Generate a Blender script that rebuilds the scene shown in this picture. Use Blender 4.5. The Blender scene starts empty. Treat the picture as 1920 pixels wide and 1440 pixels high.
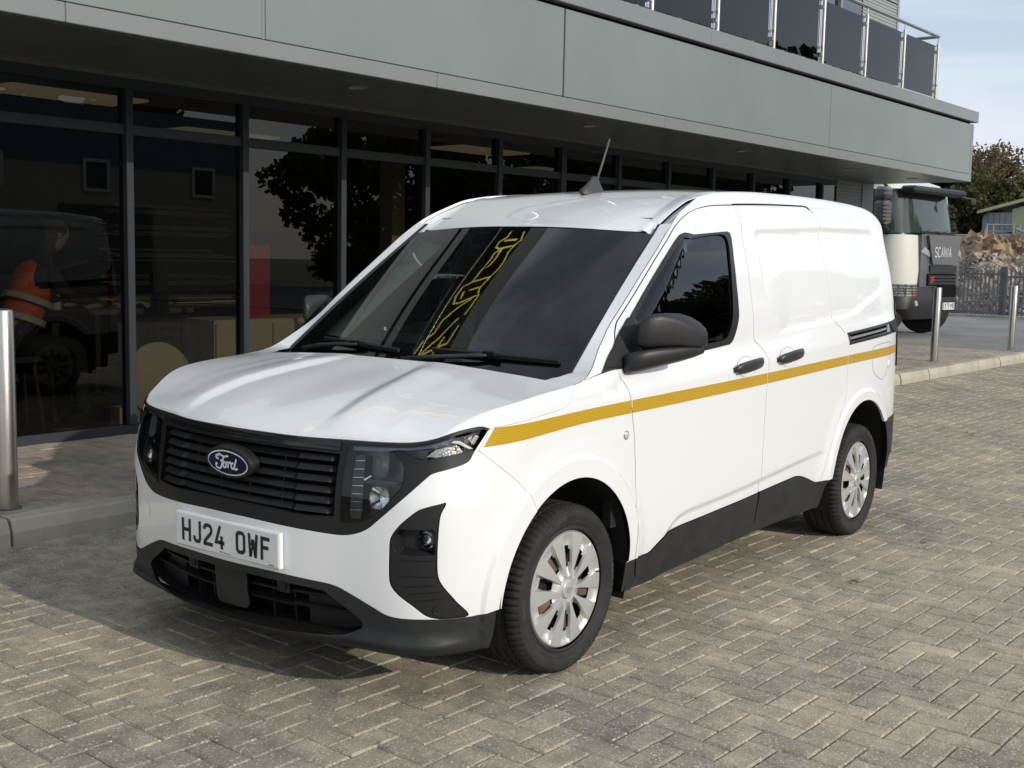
import bpy, bmesh, math, random
import numpy as np
from mathutils import Vector, Matrix, Euler
from mathutils.geometry import delaunay_2d_cdt
random.seed(7); rng=np.random.default_rng(7)
scn=bpy.context.scene
# ---------------------------------------------------------------- camera
cd=bpy.data.cameras.new('camera'); cam=bpy.data.objects.new('camera',cd); scn.collection.objects.link(cam); scn.camera=cam
FPX,CX,CY,CZ,YAW,PIT,ROL=2200.5212,-3.27768,-3.070085,1.435076,0.6461081,-0.109602,0.0208299
cd.sensor_width=36.0; cd.sensor_fit='HORIZONTAL'; cd.lens=FPX/1920*36.0; cd.clip_start=.05; cd.clip_end=900
_f=Vector((math.cos(PIT)*math.cos(YAW),math.cos(PIT)*math.sin(YAW),math.sin(PIT)))
_r=_f.cross(Vector((0,0,1))).normalized(); _u=_r.cross(_f)
_r2=_r*math.cos(ROL)+_u*math.sin(ROL); _u2=_u*math.cos(ROL)-_r*math.sin(ROL)
cam.matrix_world=Matrix(((_r2.x,_u2.x,-_f.x,CX),(_r2.y,_u2.y,-_f.y,CY),(_r2.z,_u2.z,-_f.z,CZ),(0,0,0,1)))
# ---------------------------------------------------------------- light
TOSUN=Vector((-.12,-2.3,1)).normalized()
wd=bpy.data.worlds.new('World'); scn.world=wd; wd.use_nodes=True
nt=wd.node_tree; bg=nt.nodes['Background']
sky=nt.nodes.new('ShaderNodeTexSky'); sky.sky_type='NISHITA'; sky.sun_disc=False
sky.sun_elevation=math.asin(TOSUN.z); sky.sun_rotation=math.atan2(TOSUN.x,TOSUN.y); sky.air_density=1.0; sky.dust_density=1.6; sky.ozone_density=1.0
tc=nt.nodes.new('ShaderNodeTexCoord'); mp=nt.nodes.new('ShaderNodeMapping'); mp.inputs['Scale'].default_value=(1.0,1.0,3.4); mp.inputs['Rotation'].default_value=(0,0.25,.3)
nz=nt.nodes.new('ShaderNodeTexNoise'); nz.inputs['Scale'].default_value=2.6; nz.inputs['Detail'].default_value=8; nz.inputs['Roughness'].default_value=.58; nz.inputs['Distortion'].default_value=.6
cr=nt.nodes.new('ShaderNodeValToRGB'); cr.color_ramp.elements[0].position=.40; cr.color_ramp.elements[1].position=.62
cr.color_ramp.elements[0].color=(0.34,)*3+(1,); cr.color_ramp.elements[1].color=(0.92,)*3+(1,)
mx=nt.nodes.new('ShaderNodeMix'); mx.data_type='RGBA'; mx.inputs['B'].default_value=(4.7,5.0,5.6,1)
nt.links.new(tc.outputs['Generated'],mp.inputs['Vector']); nt.links.new(mp.outputs[0],nz.inputs['Vector']); nt.links.new(nz.outputs['Fac'],cr.inputs['Fac'])
nt.links.new(cr.outputs['Color'],mx.inputs['Factor']); nt.links.new(sky.outputs[0],mx.inputs['A']); nt.links.new(mx.outputs['Result'],bg.inputs['Color'])
bg.inputs['Strength'].default_value=.15
sl=bpy.data.lights.new('sun','SUN'); sl.energy=2.3; sl.angle=math.radians(.53); sl.color=(1.0,.955,.87)
so=bpy.data.objects.new('sun',sl); scn.collection.objects.link(so); so.rotation_euler=(-TOSUN).to_track_quat('-Z','Y').to_euler()
scn.view_settings.view_transform='Standard'; scn.view_settings.look='None'; scn.view_settings.exposure=.22; scn.view_settings.gamma=1
scn.cycles.max_bounces=8; scn.cycles.transparent_max_bounces=16; scn.cycles.use_denoising=True
# ---------------------------------------------------------------- object helpers
COL=scn.collection
def put(o,parent=None):
    COL.objects.link(o)
    if parent is not None: o.parent=parent
    return o
def tag(o,label=None,cat=None,group=None,kind=None):
    if label:o['label']=label
    if cat:o['category']=cat
    if group:o['group']=group
    if kind:o['kind']=kind
    return o
def thing(name,loc,label,cat,rz=0,group=None,kind=None,rot=None):
    o=bpy.data.objects.new(name,None); o.empty_display_size=.2; o.location=loc; o.rotation_euler=rot if rot else (0,0,rz)
    put(o); tag(o,label,cat,group,kind); return o
def mesh(name,V,F,mat,parent=None,smooth=False,normals=None,mats=None,fm=None):
    me=bpy.data.meshes.new(name); V=np.asarray(V,float); me.from_pydata(V.tolist(),[],[tuple(int(i) for i in f) for f in F]) 
    if mats:
        for m in mats: me.materials.append(m)
        if fm is not None: me.polygons.foreach_set('material_index',fm)
    else: me.materials.append(mat)
    if smooth or normals is not None: me.polygons.foreach_set('use_smooth',[True]*len(me.polygons))
    if not smooth and normals is None: me.polygons.foreach_set('use_smooth',[False]*len(me.polygons))
    me.update()
    if normals is not None: me.normals_split_custom_set_from_vertices(np.asarray(normals,float).tolist())
    o=bpy.data.objects.new(name,me); return put(o,parent)
class MB:
    def __init__(s): s.V=[];s.F=[]
    def add(s,V,F):
        n=len(s.V); s.V+= [tuple(v) for v in V]; s.F+=[tuple(i+n for i in f) for f in F]
    def box(s,a,b,M=None,bev=0.0):
        x0,y0,z0=[min(p,q) for p,q in zip(a,b)]; x1,y1,z1=[max(p,q) for p,q in zip(a,b)]
        if bev>0:
            bev=min(bev,(x1-x0)*.49,(y1-y0)*.49,(z1-z0)*.49)
            bm=bmesh.new(); bmesh.ops.create_cube(bm,size=1)
            for v in bm.verts: v.co=Vector(((x0+x1)/2+v.co.x*(x1-x0),(y0+y1)/2+v.co.y*(y1-y0),(z0+z1)/2+v.co.z*(z1-z0)))
            bmesh.ops.bevel(bm,geom=bm.edges[:],offset=bev,segments=1,affect='EDGES',profile=.5)
            bm.verts.index_update(); V=[v.co.copy() for v in bm.verts]; F=[tuple(v.index for v in f.verts) for f in bm.faces]; bm.free()
        else:
            V=[Vector(c) for c in [(x0,y0,z0),(x1,y0,z0),(x1,y1,z0),(x0,y1,z0),(x0,y0,z1),(x1,y0,z1),(x1,y1,z1),(x0,y1,z1)]]
            F=[(0,3,2,1),(4,5,6,7),(0,1,5,4),(1,2,6,5),(2,3,7,6),(3,0,4,7)]
        if M is not None: V=[M@v for v in V]
        s.add(V,F); return s
    def tube(s,pts,r,n=8,cap=True):
        pts=[Vector(p) for p in pts]; rs=r if isinstance(r,(list,tuple)) else [r]*len(pts); V=[];F=[]; prev=None
        for i,p in enumerate(pts):
            t=(pts[min(i+1,len(pts)-1)]-pts[max(i-1,0)]).normalized()
            a=prev if prev is not None else (Vector((0,0,1)) if abs(t.z)<.9 else Vector((1,0,0)))
            a=(a-t*a.dot(t)).normalized(); prev=a; b=t.cross(a)
            for k in range(n):
                an=2*math.pi*k/n; V.append(p+(a*math.cos(an)+b*math.sin(an))*rs[i])
        for i in range(len(pts)-1):
            for k in range(n): F.append((i*n+k,i*n+(k+1)%n,(i+1)*n+(k+1)%n,(i+1)*n+k))
        if cap: F.append(tuple(range(n-1,-1,-1))); F.append(tuple((len(pts)-1)*n+k for k in range(n)))
        s.add(V,F); return s
    def lathe(s,prof,n=24,M=None,axis='Z'):
        V=[];F=[]
        for r,h in prof:
            for k in range(n):
                a=2*math.pi*k/n; c,d=r*math.cos(a),r*math.sin(a)
                v=Vector((c,d,h)) if axis=='Z' else Vector((c,h,d))
                V.append(M@v if M is not None else v)
        for i in range(len(prof)-1):
            for k in range(n):
                f=(i*n+k,i*n+(k+1)%n,(i+1)*n+(k+1)%n,(i+1)*n+k); F.append(f if axis=='Z' else f[::-1])
        s.add(V,F); return s
    def prism(s,poly,z0,z1,M=None):
        n=len(poly); V=[Vector((p[0],p[1],z0)) for p in poly]+[Vector((p[0],p[1],z1)) for p in poly]
        if M is not None: V=[M@v for v in V]
        s.add(V,[tuple(range(n-1,-1,-1)),tuple(range(n,2*n))]+[(i,(i+1)%n,n+(i+1)%n,n+i) for i in range(n)]); return s
    def build(s,name,mat,parent=None,smooth=False,angle=None):
        o=mesh(name,[tuple(v) for v in s.V],s.F,mat,parent,smooth)
        if angle is not None:
            o.data.polygons.foreach_set('use_smooth',[True]*len(o.data.polygons)); o.data.set_sharp_from_angle(angle=math.radians(angle))
        return o
def box(name,a,b,mat,parent=None,bev=0.0,M=None): return MB().box(a,b,M,bev).build(name,mat,parent)
def copytree(o,parent=None):
    c=o.copy(); COL.objects.link(c); c.parent=parent
    for ch in [k for k in bpy.data.objects if k.parent==o]: copytree(ch,c)
    return c
# ---------------------------------------------------------------- materials
MATS={}
def mat(name,col,rough=.5,metal=0,coat=0,spec=.5,var=0,vs=8,bump=0,bs=60,vcol=None,coatr=.03,trans=0,emit=0,alpha=1,detail=4):
    if name in MATS: return MATS[name]
    m=bpy.data.materials.new(name); m.use_nodes=True; n=m.node_tree; p=n.nodes['Principled BSDF']
    p.inputs['Base Color'].default_value=(*col,1); p.inputs['Roughness'].default_value=rough; p.inputs['Metallic'].default_value=metal
    p.inputs['Coat Weight'].default_value=coat; p.inputs['Coat Roughness'].default_value=coatr; p.inputs['Specular IOR Level'].default_value=spec
    if trans: p.inputs['Transmission Weight'].default_value=trans
    if emit: p.inputs['Emission Color'].default_value=(*col,1); p.inputs['Emission Strength'].default_value=emit
    if var or bump:
        tc=n.nodes.new('ShaderNodeTexCoord')
    if var:
        z=n.nodes.new('ShaderNodeTexNoise'); z.inputs['Scale'].default_value=vs; z.inputs['Detail'].default_value=detail; z.inputs['Roughness'].default_value=.6
        n.links.new(tc.outputs['Object'],z.inputs['Vector'])
        mr=n.nodes.new('ShaderNodeMapRange'); mr.inputs['From Min'].default_value=.3; mr.inputs['From Max'].default_value=.7
        n.links.new(z.outputs['Fac'],mr.inputs['Value'])
        mi=n.nodes.new('ShaderNodeMix'); mi.data_type='RGBA'
        c2=vcol if vcol else tuple(max(0,c*(1-var)) for c in col); c1=col if vcol else tuple(min(1,c*(1+var)) for c in col)
        mi.inputs['A'].default_value=(*c1,1); mi.inputs['B'].default_value=(*c2,1)
        n.links.new(mr.outputs[0],mi.inputs['Factor']); n.links.new(mi.outputs['Result'],p.inputs['Base Color'])
    if bump:
        z2=n.nodes.new('ShaderNodeTexNoise'); z2.inputs['Scale'].default_value=bs; z2.inputs['Detail'].default_value=3
        n.links.new(tc.outputs['Object'],z2.inputs['Vector'])
        b=n.nodes.new('ShaderNodeBump'); b.inputs['Strength'].default_value=bump; b.inputs['Distance'].default_value=.002
        n.links.new(z2.outputs['Fac'],b.inputs['Height']); n.links.new(b.outputs[0],p.inputs['Normal'])
    MATS[name]=m; return m
def thin_glass(name,tint,ior=1.5,rough=0.0,refl=1.0):
    if name in MATS: return MATS[name]
    m=bpy.data.materials.new(name); m.use_nodes=True; n=m.node_tree; n.nodes.clear()
    o=n.nodes.new('ShaderNodeOutputMaterial'); t=n.nodes.new('ShaderNodeBsdfTransparent'); t.inputs['Color'].default_value=(*tint,1)
    g=n.nodes.new('ShaderNodeBsdfGlossy'); g.inputs['Roughness'].default_value=rough; g.inputs['Color'].default_value=(1,1,1,1)
    f=n.nodes.new('ShaderNodeFresnel'); f.inputs['IOR'].default_value=ior
    mul=n.nodes.new('ShaderNodeMath'); mul.operation='MULTIPLY'; mul.inputs[1].default_value=refl; mul.use_clamp=True
    n.links.new(f.outputs[0],mul.inputs[0]); x=n.nodes.new('ShaderNodeMixShader'); n.links.new(mul.outputs[0],x.inputs['Fac'])
    n.links.new(t.outputs[0],x.inputs[1]); n.links.new(g.outputs[0],x.inputs[2]); n.links.new(x.outputs[0],o.inputs['Surface'])
    MATS[name]=m; return m
PAINT=mat('white_paint',(.77,.78,.785),.42,coat=1.0,coatr=.02,spec=.5)
BLK=mat('black_plastic',(.015,.015,.016),.55,bump=.15,bs=900,spec=.3)
BLKG=mat('gloss_black',(.010,.010,.011),.12,spec=.5)
DARK=mat('dark_void',(.006,.006,.006),.8,spec=.1)
RUB=mat('rubber',(.022,.021,.020),.72,var=.35,vs=14,bump=.2,bs=300,spec=.35)
CHR=mat('chrome',(.75,.75,.75),.12,metal=1)
# ================================================================= GROUND
TH=math.radians(-2.83515); OB=Vector((0,2.16636,0))
MBD=Matrix.Translation(OB)@Matrix.Rotation(TH,4,'Z')
def bw(x,y,z=0): return MBD@Vector((x,y,z))
# block material: tone per block + speckle aggregate + stains
def block_mat(name,use_attr,c1,c2,c3,rough=.85,speck=.55):
    m=bpy.data.materials.new(name); m.use_nodes=True; n=m.node_tree; p=n.nodes['Principled BSDF']; L=n.links.new; p.inputs['Specular IOR Level'].default_value=.3
    p.inputs['Roughness'].default_value=rough
    geo=n.nodes.new('ShaderNodeNewGeometry')
    if use_attr:
        a=n.nodes.new('ShaderNodeAttribute'); a.attribute_name='tone'; tone=a.outputs['Fac']
    else:
        a=n.nodes.new('ShaderNodeObjectInfo'); tone=a.outputs['Random']
    r=n.nodes.new('ShaderNodeValToRGB'); e=r.color_ramp.elements; e[0].color=(*c1,1); e[1].color=(*c2,1); q=e.new(.55); q.color=(*c3,1)
    L(tone,r.inputs['Fac'])
    def noise(scale,det,rgh=.6):
        z=n.nodes.new('ShaderNodeTexNoise'); z.inputs['Scale'].default_value=scale; z.inputs['Detail'].default_value=det; z.inputs['Roughness'].default_value=rgh; L(geo.outputs['Position'],z.inputs['Vector']); return z
    def mul(a,b):
        x=n.nodes.new('ShaderNodeMix'); x.data_type='RGBA'; x.blend_type='MULTIPLY'; x.inputs['Factor'].default_value=1; L(a,x.inputs['A']); L(b,x.inputs['B']); return x.outputs['Result']
    def ramp(v,p0,c0,p1,c1_):
        x=n.nodes.new('ShaderNodeValToRGB'); x.color_ramp.elements[0].position=p0; x.color_ramp.elements[1].position=p1
        x.color_ramp.elements[0].color=(*c0,1); x.color_ramp.elements[1].color=(*c1_,1); L(v,x.inputs['Fac']); return x.outputs['Color']
    big=noise(1.1,6); c=mul(r.outputs['Color'],ramp(big.outputs['Fac'],.34,(.70,.71,.74),.66,(1.20,1.15,1.06)))
    mid=noise(9,6,.7); c=mul(c,ramp(mid.outputs['Fac'],.35,(.74,.74,.75),.65,(1.18,1.17,1.15)))
    fin=noise(170,4,.8); c=mul(c,ramp(fin.outputs['Fac'],.36,(.50,.50,.51),.64,(1.34,1.32,1.28)))
    # pale aggregate specks
    v=n.nodes.new('ShaderNodeTexVoronoi'); v.inputs['Scale'].default_value=72; v.feature='F1'; v.inputs['Randomness'].default_value=1; L(geo.outputs['Position'],v.inputs['Vector'])
    sp=ramp(v.outputs['Distance'],.20,(1,1,1),.30,(0,0,0))
    g2=noise(30,3); gate=ramp(g2.outputs['Fac'],.38,(.1,.1,.1),.56,(1,1,1)); sp2=mul(sp,gate)
    x=n.nodes.new('ShaderNodeMix'); x.data_type='RGBA'; x.inputs['B'].default_value=(speck,speck*.92,speck*.72,1); L(sp2,x.inputs['Factor']); L(c,x.inputs['A']); c=x.outputs['Result']
    # dark oil spots and faint rust
    o=noise(2.3,5,.5); o.inputs['Scale'].default_value=3.1; spot=ramp(o.outputs['Fac'],.70,(1,1,1),.73,(.33,.32,.31)); c=mul(c,spot)
    ru=noise(1.7,3); c=mul(c,ramp(ru.outputs['Fac'],.66,(1,1,1),.78,(1.22,1.0,.72)))
    L(c,p.inputs['Base Color'])
    b=n.nodes.new('ShaderNodeBump'); b.inputs['Strength'].default_value=.55; b.inputs['Distance'].default_value=.0015; L(fin.outputs['Fac'],b.inputs['Height']); L(b.outputs[0],p.inputs['Normal'])
    return m
C1,C2,C3=(.385,.35,.275),(.43,.395,.31),(.335,.31,.25)
BM_A=block_mat('paver_attr',True,C1,C2,C3); BM_O=block_mat('paver_obj',False,C1,C2,C3)
P1,P2,P3=(.40,.345,.28),(.44,.385,.315),(.37,.325,.27)
PM_A=block_mat('pavement_attr',True,P1,P2,P3,speck=.42); PM_O=block_mat('pavement_obj',False,P1,P2,P3,speck=.42)
SAND=mat('joint_sand',(.24,.21,.15),.95,var=.3,vs=30,bump=.5,bs=200)
ASPH=mat('asphalt',(.20,.195,.185),.9,var=.25,vs=.6,bump=.5,bs=90)
GRAV=mat('distant_ground',(.13,.125,.10),.95,var=.3,vs=.2)
g=mesh('ground',[(-150,-150,-.03),(240,-150,-.03),(240,180,-.03),(-150,180,-.03)],[(0,1,2,3)],GRAV); tag(g,kind='structure')
# far yard: asphalt-like sheet at ~0
yard=mesh('yard',[tuple(bw(*c,-.008)) for c in [(15.8,-30),(60,-30),(60,30),(15.8,30)]],[(0,1,2,3)],ASPH); tag(yard,kind='structure')
G=.098
def blocks(cells,z0,depth=.02,ch=.0068,gap=.0022,jit=.0016):
    """cells: list of (x0,y0,x1,y1) in building frame -> arrays"""
    c=np.array(cells); n=len(c); x0,y0,x1,y1=[c[:,i] for i in range(4)]
    gp=gap/2; ch=ch
    xo=np.stack([x0+gp,x1-gp,x1-gp,x0+gp],1); yo=np.stack([y0+gp,y0+gp,y1-gp,y1-gp],1)
    s=np.array([1,-1,-1,1])*ch; t=np.array([1,1,-1,-1])*ch
    xi=xo+s; yi=yo+t
    h=z0+rng.normal(0,jit*.45,n); tx=rng.normal(0,.006,n); ty=rng.normal(0,.006,n); cx=(x0+x1)/2; cy=(y0+y1)/2
    def Z(x,y,dz): return h[:,None]+dz+(x-cx[:,None])*tx[:,None]+(y-cy[:,None])*ty[:,None]
    V=np.stack([np.concatenate([xi,xo,xo],1),np.concatenate([yi,yo,yo],1),np.concatenate([Z(xi,yi,0),Z(xo,yo,-ch*.95),Z(xo,yo,-depth)],1)],-1)
    F=[(0,1,2,3)]+[(4+i,4+(i+1)%4,(i+1)%4,i) for i in range(4)]+[(8+i,8+(i+1)%4,4+(i+1)%4,4+i) for i in range(4)]
    return V,F,n
ct,st_=math.cos(TH),math.sin(TH)
def tow(V):
    x=V[...,0]*ct-V[...,1]*st_; y=V[...,0]*st_+V[...,1]*ct+OB.y
    return np.stack([x,y,V[...,2]],-1)
def lay(cells,z0,near,parent,nm,nms,mo,ma,**k):
    V,F,n=blocks(cells,z0,**k); W=tow(V)
    c=W.mean(1); d=np.hypot(c[:,0]-CX,c[:,1]-CY)
    # nearest that are inside the frame
    P=c-np.array([CX,CY,CZ]); zz=P@np.array(_f); px=960+FPX*(P@np.array(_r2))/zz; py=720-FPX*(P@np.array(_u2))/zz
    vis=(zz>0)&(px>-20)&(px<1940)&(py<1460)
    order=np.argsort(np.where(vis,d,1e6))[:near]; order=order[vis[order]]
    sel=np.zeros(n,bool); sel[order]=True
    # unchanged tilt for the singled-out blocks: each its own small mesh (12 vertices)
    for i in order:
        b=W[i].mean(0); o=mesh(nm,W[i]-b,F,mo,parent); o.location=b
    R=W[~sel]; m=len(R); Fa=np.array(F); FF=(Fa[None]+12*np.arange(m)[:,None,None]).reshape(-1,4)
    me=bpy.data.meshes.new(nms); me.vertices.add(m*12); me.vertices.foreach_set('co',R.reshape(-1))
    me.loops.add(len(FF)*4); me.loops.foreach_set('vertex_index',FF.reshape(-1).astype(np.int32)); me.polygons.add(len(FF)); me.polygons.foreach_set('loop_start',np.arange(0,len(FF)*4,4,dtype=np.int32))
    me.materials.append(ma); me.polygons.foreach_set('use_smooth',np.zeros(len(FF),bool)); me.update(calc_edges=True)
    at=me.attributes.new('tone','FLOAT','POINT'); at.data.foreach_set('value',np.repeat(rng.random(m),12).astype(np.float32))
    o=bpy.data.objects.new(nms,me); put(o,parent); o['kind']='stuff'
paving=mesh('paving',[tuple(bw(*c,-.0125)) for c in [(-9,-12),(16.5,-12),(16.5,-.02),(-9,-.02)]],[(0,1,2,3)],SAND); tag(paving,kind='structure')
X0,Y0=.451,-3.975; cells=[]
i0,i1=int((-5.5-X0)/G),int((16.0-X0)/G); j0,j1=int((-10.5-Y0)/G),int((-.02-Y0)/G)
for i in range(i0,i1):
    for j in range(j0,j1):
        d=(i-j+3)%4; x=X0+i*G; y=Y0+j*G
        if d==0: cells.append((x,y,x+2*G,y+G))
        elif d==3:
            if y+2*G<=-.01: cells.append((x,y,x+G,y+2*G))
            else: cells.append((x,y,x+G,y+G))
lay(cells,0.0,300,paving,'paving_block','paving_blocks',BM_O,BM_A)
# pavement behind the kerb
PH=.118
pav=MB(); pav.prism([tuple(bw(*c))[:2] for c in [(-9,.115),(15.7,.115),(17.1,2.0),(17.1,3.0),(-9,3.0)]],-.02,PH-.012); pavement=pav.build('pavement',SAND); tag(pavement,kind='structure')
cells=[]; 
for k,x in enumerate(np.arange(-6,15.6,.158)):
    y=.118+((k*.37)%1)*.22-.22
    while y<2.3:
        a=max(y,.118); 
        if x>14.9 and False: pass
        if y+.235>.14: cells.append((x,a,x+.158,y+.235))
        y+=.235
lay(cells,PH,160,pavement,'pavement_block','pavement_blocks',PM_O,PM_A,ch=.003,gap=.004)
# kerb of battered stones
KM=mat('kerb_concrete',(.50,.455,.34),.85,var=.35,vs=2.4,bump=.4,bs=70,vcol=(.33,.31,.25),detail=8)
kerb=MB().box((-9,.01,-.02),(30,.10,.02)).build('kerb',SAND); kerb.matrix_world=MBD; tag(kerb,kind='structure')
kp=[(-.022,-.03),(-.018,.055),(.004,.108),(.016,.118),(.112,.118),(.112,-.03)]
ks=MB(); ks.F=[]; L_=.905
n=len(kp); V=[(x,a,b) for x in (.003,L_-.003) for a,b in kp]; ks.add(V,[tuple(range(n)),tuple(range(2*n-1,n-1,-1))]+[(i,n+i,n+(i+1)%n,(i+1)%n) for i in range(n)])
k0=ks.build('kerb_stone',KM,kerb); k0.location=(-.361-.905*6,0,0)
for i in range(1,31):
    c=k0.copy(); COL.objects.link(c); c.parent=kerb; c.location=(-.361-.905*6+.915*i,random.uniform(-.004,.004),random.uniform(-.003,.003)); c.rotation_euler=(0,0,random.uniform(-.004,.004))
# ================================================================= BOLLARDS
STEEL=mat('brushed_steel',(.52,.50,.46),.30,metal=1,var=.10,vs=6,bump=.25,bs=140)
def bollard(bx,by,h,label,first=None):
    t=thing('bollard',bw(bx,by,PH),label,'bollard',group='steel bollards along the kerb')
    if first is None:
        MB().lathe([(0,0),(.052,0),(.052,h-.012),(.049,h-.004),(.044,h),(0,h)],40).build('post',STEEL,t,angle=40)
        MB().lathe([(.07,0.0),(.07,.004),(.053,.006),(.052,.0)],32).build('base_collar',mat('bollard_mastic',(.12,.10,.09),.8),t,angle=30)
    else:
        for ch in [k for k in bpy.data.objects if k.parent==first]: copytree(ch,t)
    return t
b1=bollard(-.187,.251,.999,'steel bollard at the left edge of the photo in front of the dark shopfront glass')
bollard(12.846,.399,.98,'steel bollard just behind the rear of the van, nearer of the two on the right',b1)
bollard(16.151,.406,.98,'steel bollard farther along the kerb by the right edge of the photo',b1)
# ================================================================= BUILDING
FRM=mat('frame_grey',(.026,.031,.038),.5,spec=.35)
PAN=mat('fascia_green',(.172,.203,.195),.36,var=.07,vs=.9,spec=.5,coat=.3,coatr=.2,bump=.5,bs=1.6)
TRM=mat('trim_grey',(.175,.192,.192),.34,bump=.4,bs=2.5,var=.05,vs=1.5,spec=.5,coat=.3,coatr=.2)
SOF=mat('soffit_grey',(.11,.12,.125),.30,var=.08,vs=2,spec=.5)
CLAD=mat('cladding_grey',(.17,.19,.18),.45)
GLS=thin_glass('shop_glass',(.30,.30,.27),1.5)
GLU=thin_glass('balcony_glass',(.90,.95,.94),1.45)
GLW=thin_glass('window_glass_upper',(.10,.11,.12),2.8)
bld=thing('office_building',OB,'grey green commercial building with dark glazed ground floor, deep canopy fascia and first floor balcony','building',rz=TH)
YG=1.98; ZS=2.61
# fascia structure, panels
box('canopy_core',(-9,.60,2.63),(14.27,7.0,3.42),CLAD,bld)
js=[-8.0,-4.3,-1.32,1.66,4.69,9.62,14.215]
for a,b in zip(js[:-1],js[1:]):
    st=.016 if a<4.6 else .004
    box('fascia_panel',(a+st,.556,2.722),(b-st,.60,3.415),PAN,bld,bev=.003)
    if a>-5: box('joint_strip',(a-st+.003,.561,2.722),(a+st-.003,.60,3.415),TRM,bld)
tj=[-8,-3.2,.35,3.2,6.2,9.62,14.3]
for a,b in zip(tj[:-1],tj[1:]): box('lower_trim',(a+.0012,.55,2.612),(b-.0012,.64,2.716),TRM,bld,bev=.004)
box('corner_trim',(14.215,.553,2.716),(14.30,.64,3.42),TRM,bld,bev=.004)
box('end_trim',(14.28,.64,2.612),(14.30,6.9,3.42),TRM,bld)
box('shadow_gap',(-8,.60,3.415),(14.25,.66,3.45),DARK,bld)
cj=[-8,-2,3.1,6.9,10.6,14.36]
for a,b in zip(cj[:-1],cj[1:]): box('deck_capping',(a+.001,.515,3.448),(b-.001,.80,3.60),TRM,bld,bev=.004)
box('end_capping',(14.05,.80,3.448),(14.36,6.9,3.60),TRM,bld)
box('balcony_deck',(-8,.80,3.46),(14.05,6.9,3.585),CLAD,bld)
# soffit panels, with joints
for x in np.arange(-8,14.2,1.49):
    for y0,y1 in ((.645,1.30),(1.305,1.96)):
        box('soffit_panel',(x+.002,y0,2.612),(min(x+1.486,14.27),y1,2.63),SOF,bld)
box('soffit_end',(13.0,1.965,2.612),(14.27,6.9,2.63),SOF,bld)
box('soffit_trim',(-8,YG-.06,2.585),(12.95,YG-.02,2.612),mat('trim_brown',(.12,.115,.105),.5),bld)
LENS=mat('downlight_glass',(.45,.46,.44),.25)
for x in (-4.36,-1.62,.05,2.86,5.7,8.5,11.3,13.3):
    y=1.02
    d=MB().lathe([(.062,2.611),(.085,2.6105),(.085,2.604),(.066,2.602),(.06,2.608)],24).build('downlight',mat('downlight_rim',(.25,.25,.25),.35,metal=.6),bld,angle=40); d.location=(x,y,0)
    l=MB().lathe([(0,2.607),(.062,2.607)],20).build('diffuser',LENS,d)
# glazing
box('base_rail',(-8,YG-.035,.10),(12.93,YG+.05,.182),FRM,bld,bev=.003)
box('head_rail',(-8,YG-.03,2.515),(12.93,YG+.05,2.61),FRM,bld,bev=.003)
box('transom',(-8,YG-.03,2.205),(12.93,YG+.05,2.275),FRM,bld,bev=.003)
mxs=[1.59+.985*k for k in range(-9,12)]
for i,x in enumerate(mxs):
    w=.028 if i!=14 else .04
    box('mullion',(x-w,YG-.05,.182),(x+w,YG+.06,2.515),FRM,bld,bev=.004)
for a,b in zip([-8]+mxs,mxs+[12.93]):
    if b-a<.2: continue
    mesh('pane',[(a+.028,YG,.182),(b-.028,YG,.182),(b-.028,YG,2.205),(a+.028,YG,2.205)],[(0,1,2,3)],GLS,bld)
    mesh('pane',[(a+.028,YG,2.275),(b-.028,YG,2.275),(b-.028,YG,2.515),(a+.028,YG,2.515)],[(0,1,2,3)],GLS,bld)
# end cladding bay (ribbed)
def ribbed(name,x0,x1,y,z0,z1,parent,pitch=.05,m=CLAD):
    q=MB(); z=z0; V=[];F=[]; prof=[]
    while z<z1: prof+=[(y,z),(y,min(z+pitch*.55,z1)),(y+.008,min(z+pitch*.65,z1)),(y+.008,min(z+pitch,z1))]; z+=pitch
    for p in prof: V+=[(x0,p[0],p[1]),(x1,p[0],p[1])]
    for i in range(len(prof)-1): F.append((2*i,2*i+1,2*i+3,2*i+2))
    q.add(V,F); return q.build(name,m,parent)
ribbed('cladding_sheet',12.93,13.80,YG-.02,.12,1.35,bld); ribbed('cladding_sheet',12.93,13.80,YG-.02,1.365,2.61,bld)
box('corner_post',(13.80,YG-.03,.1),(14.19,YG+.3,2.61),CLAD,bld,bev=.004)
box('side_wall',(14.0,YG+.3,.0),(14.19,9,2.61),CLAD,bld)
# interior room
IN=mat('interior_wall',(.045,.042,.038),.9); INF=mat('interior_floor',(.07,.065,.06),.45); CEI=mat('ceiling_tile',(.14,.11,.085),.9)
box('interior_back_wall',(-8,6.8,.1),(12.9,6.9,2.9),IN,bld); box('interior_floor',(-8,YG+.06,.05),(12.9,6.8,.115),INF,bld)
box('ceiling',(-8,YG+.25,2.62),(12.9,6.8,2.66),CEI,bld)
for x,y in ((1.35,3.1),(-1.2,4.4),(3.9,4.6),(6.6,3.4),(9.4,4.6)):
    box('ceiling_panel',(x,y,2.60),(x+1.15,y+.55,2.62),mat('ceiling_panel_glow',(.75,.58,.38),.6,emit=.16),bld)  # panels are unlit; a faint glow is added to their colour
for x in (.96,5.4,9.8): box('column',(x,4.2,.12),(x+.3,4.5,2.6),IN,bld)
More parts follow.
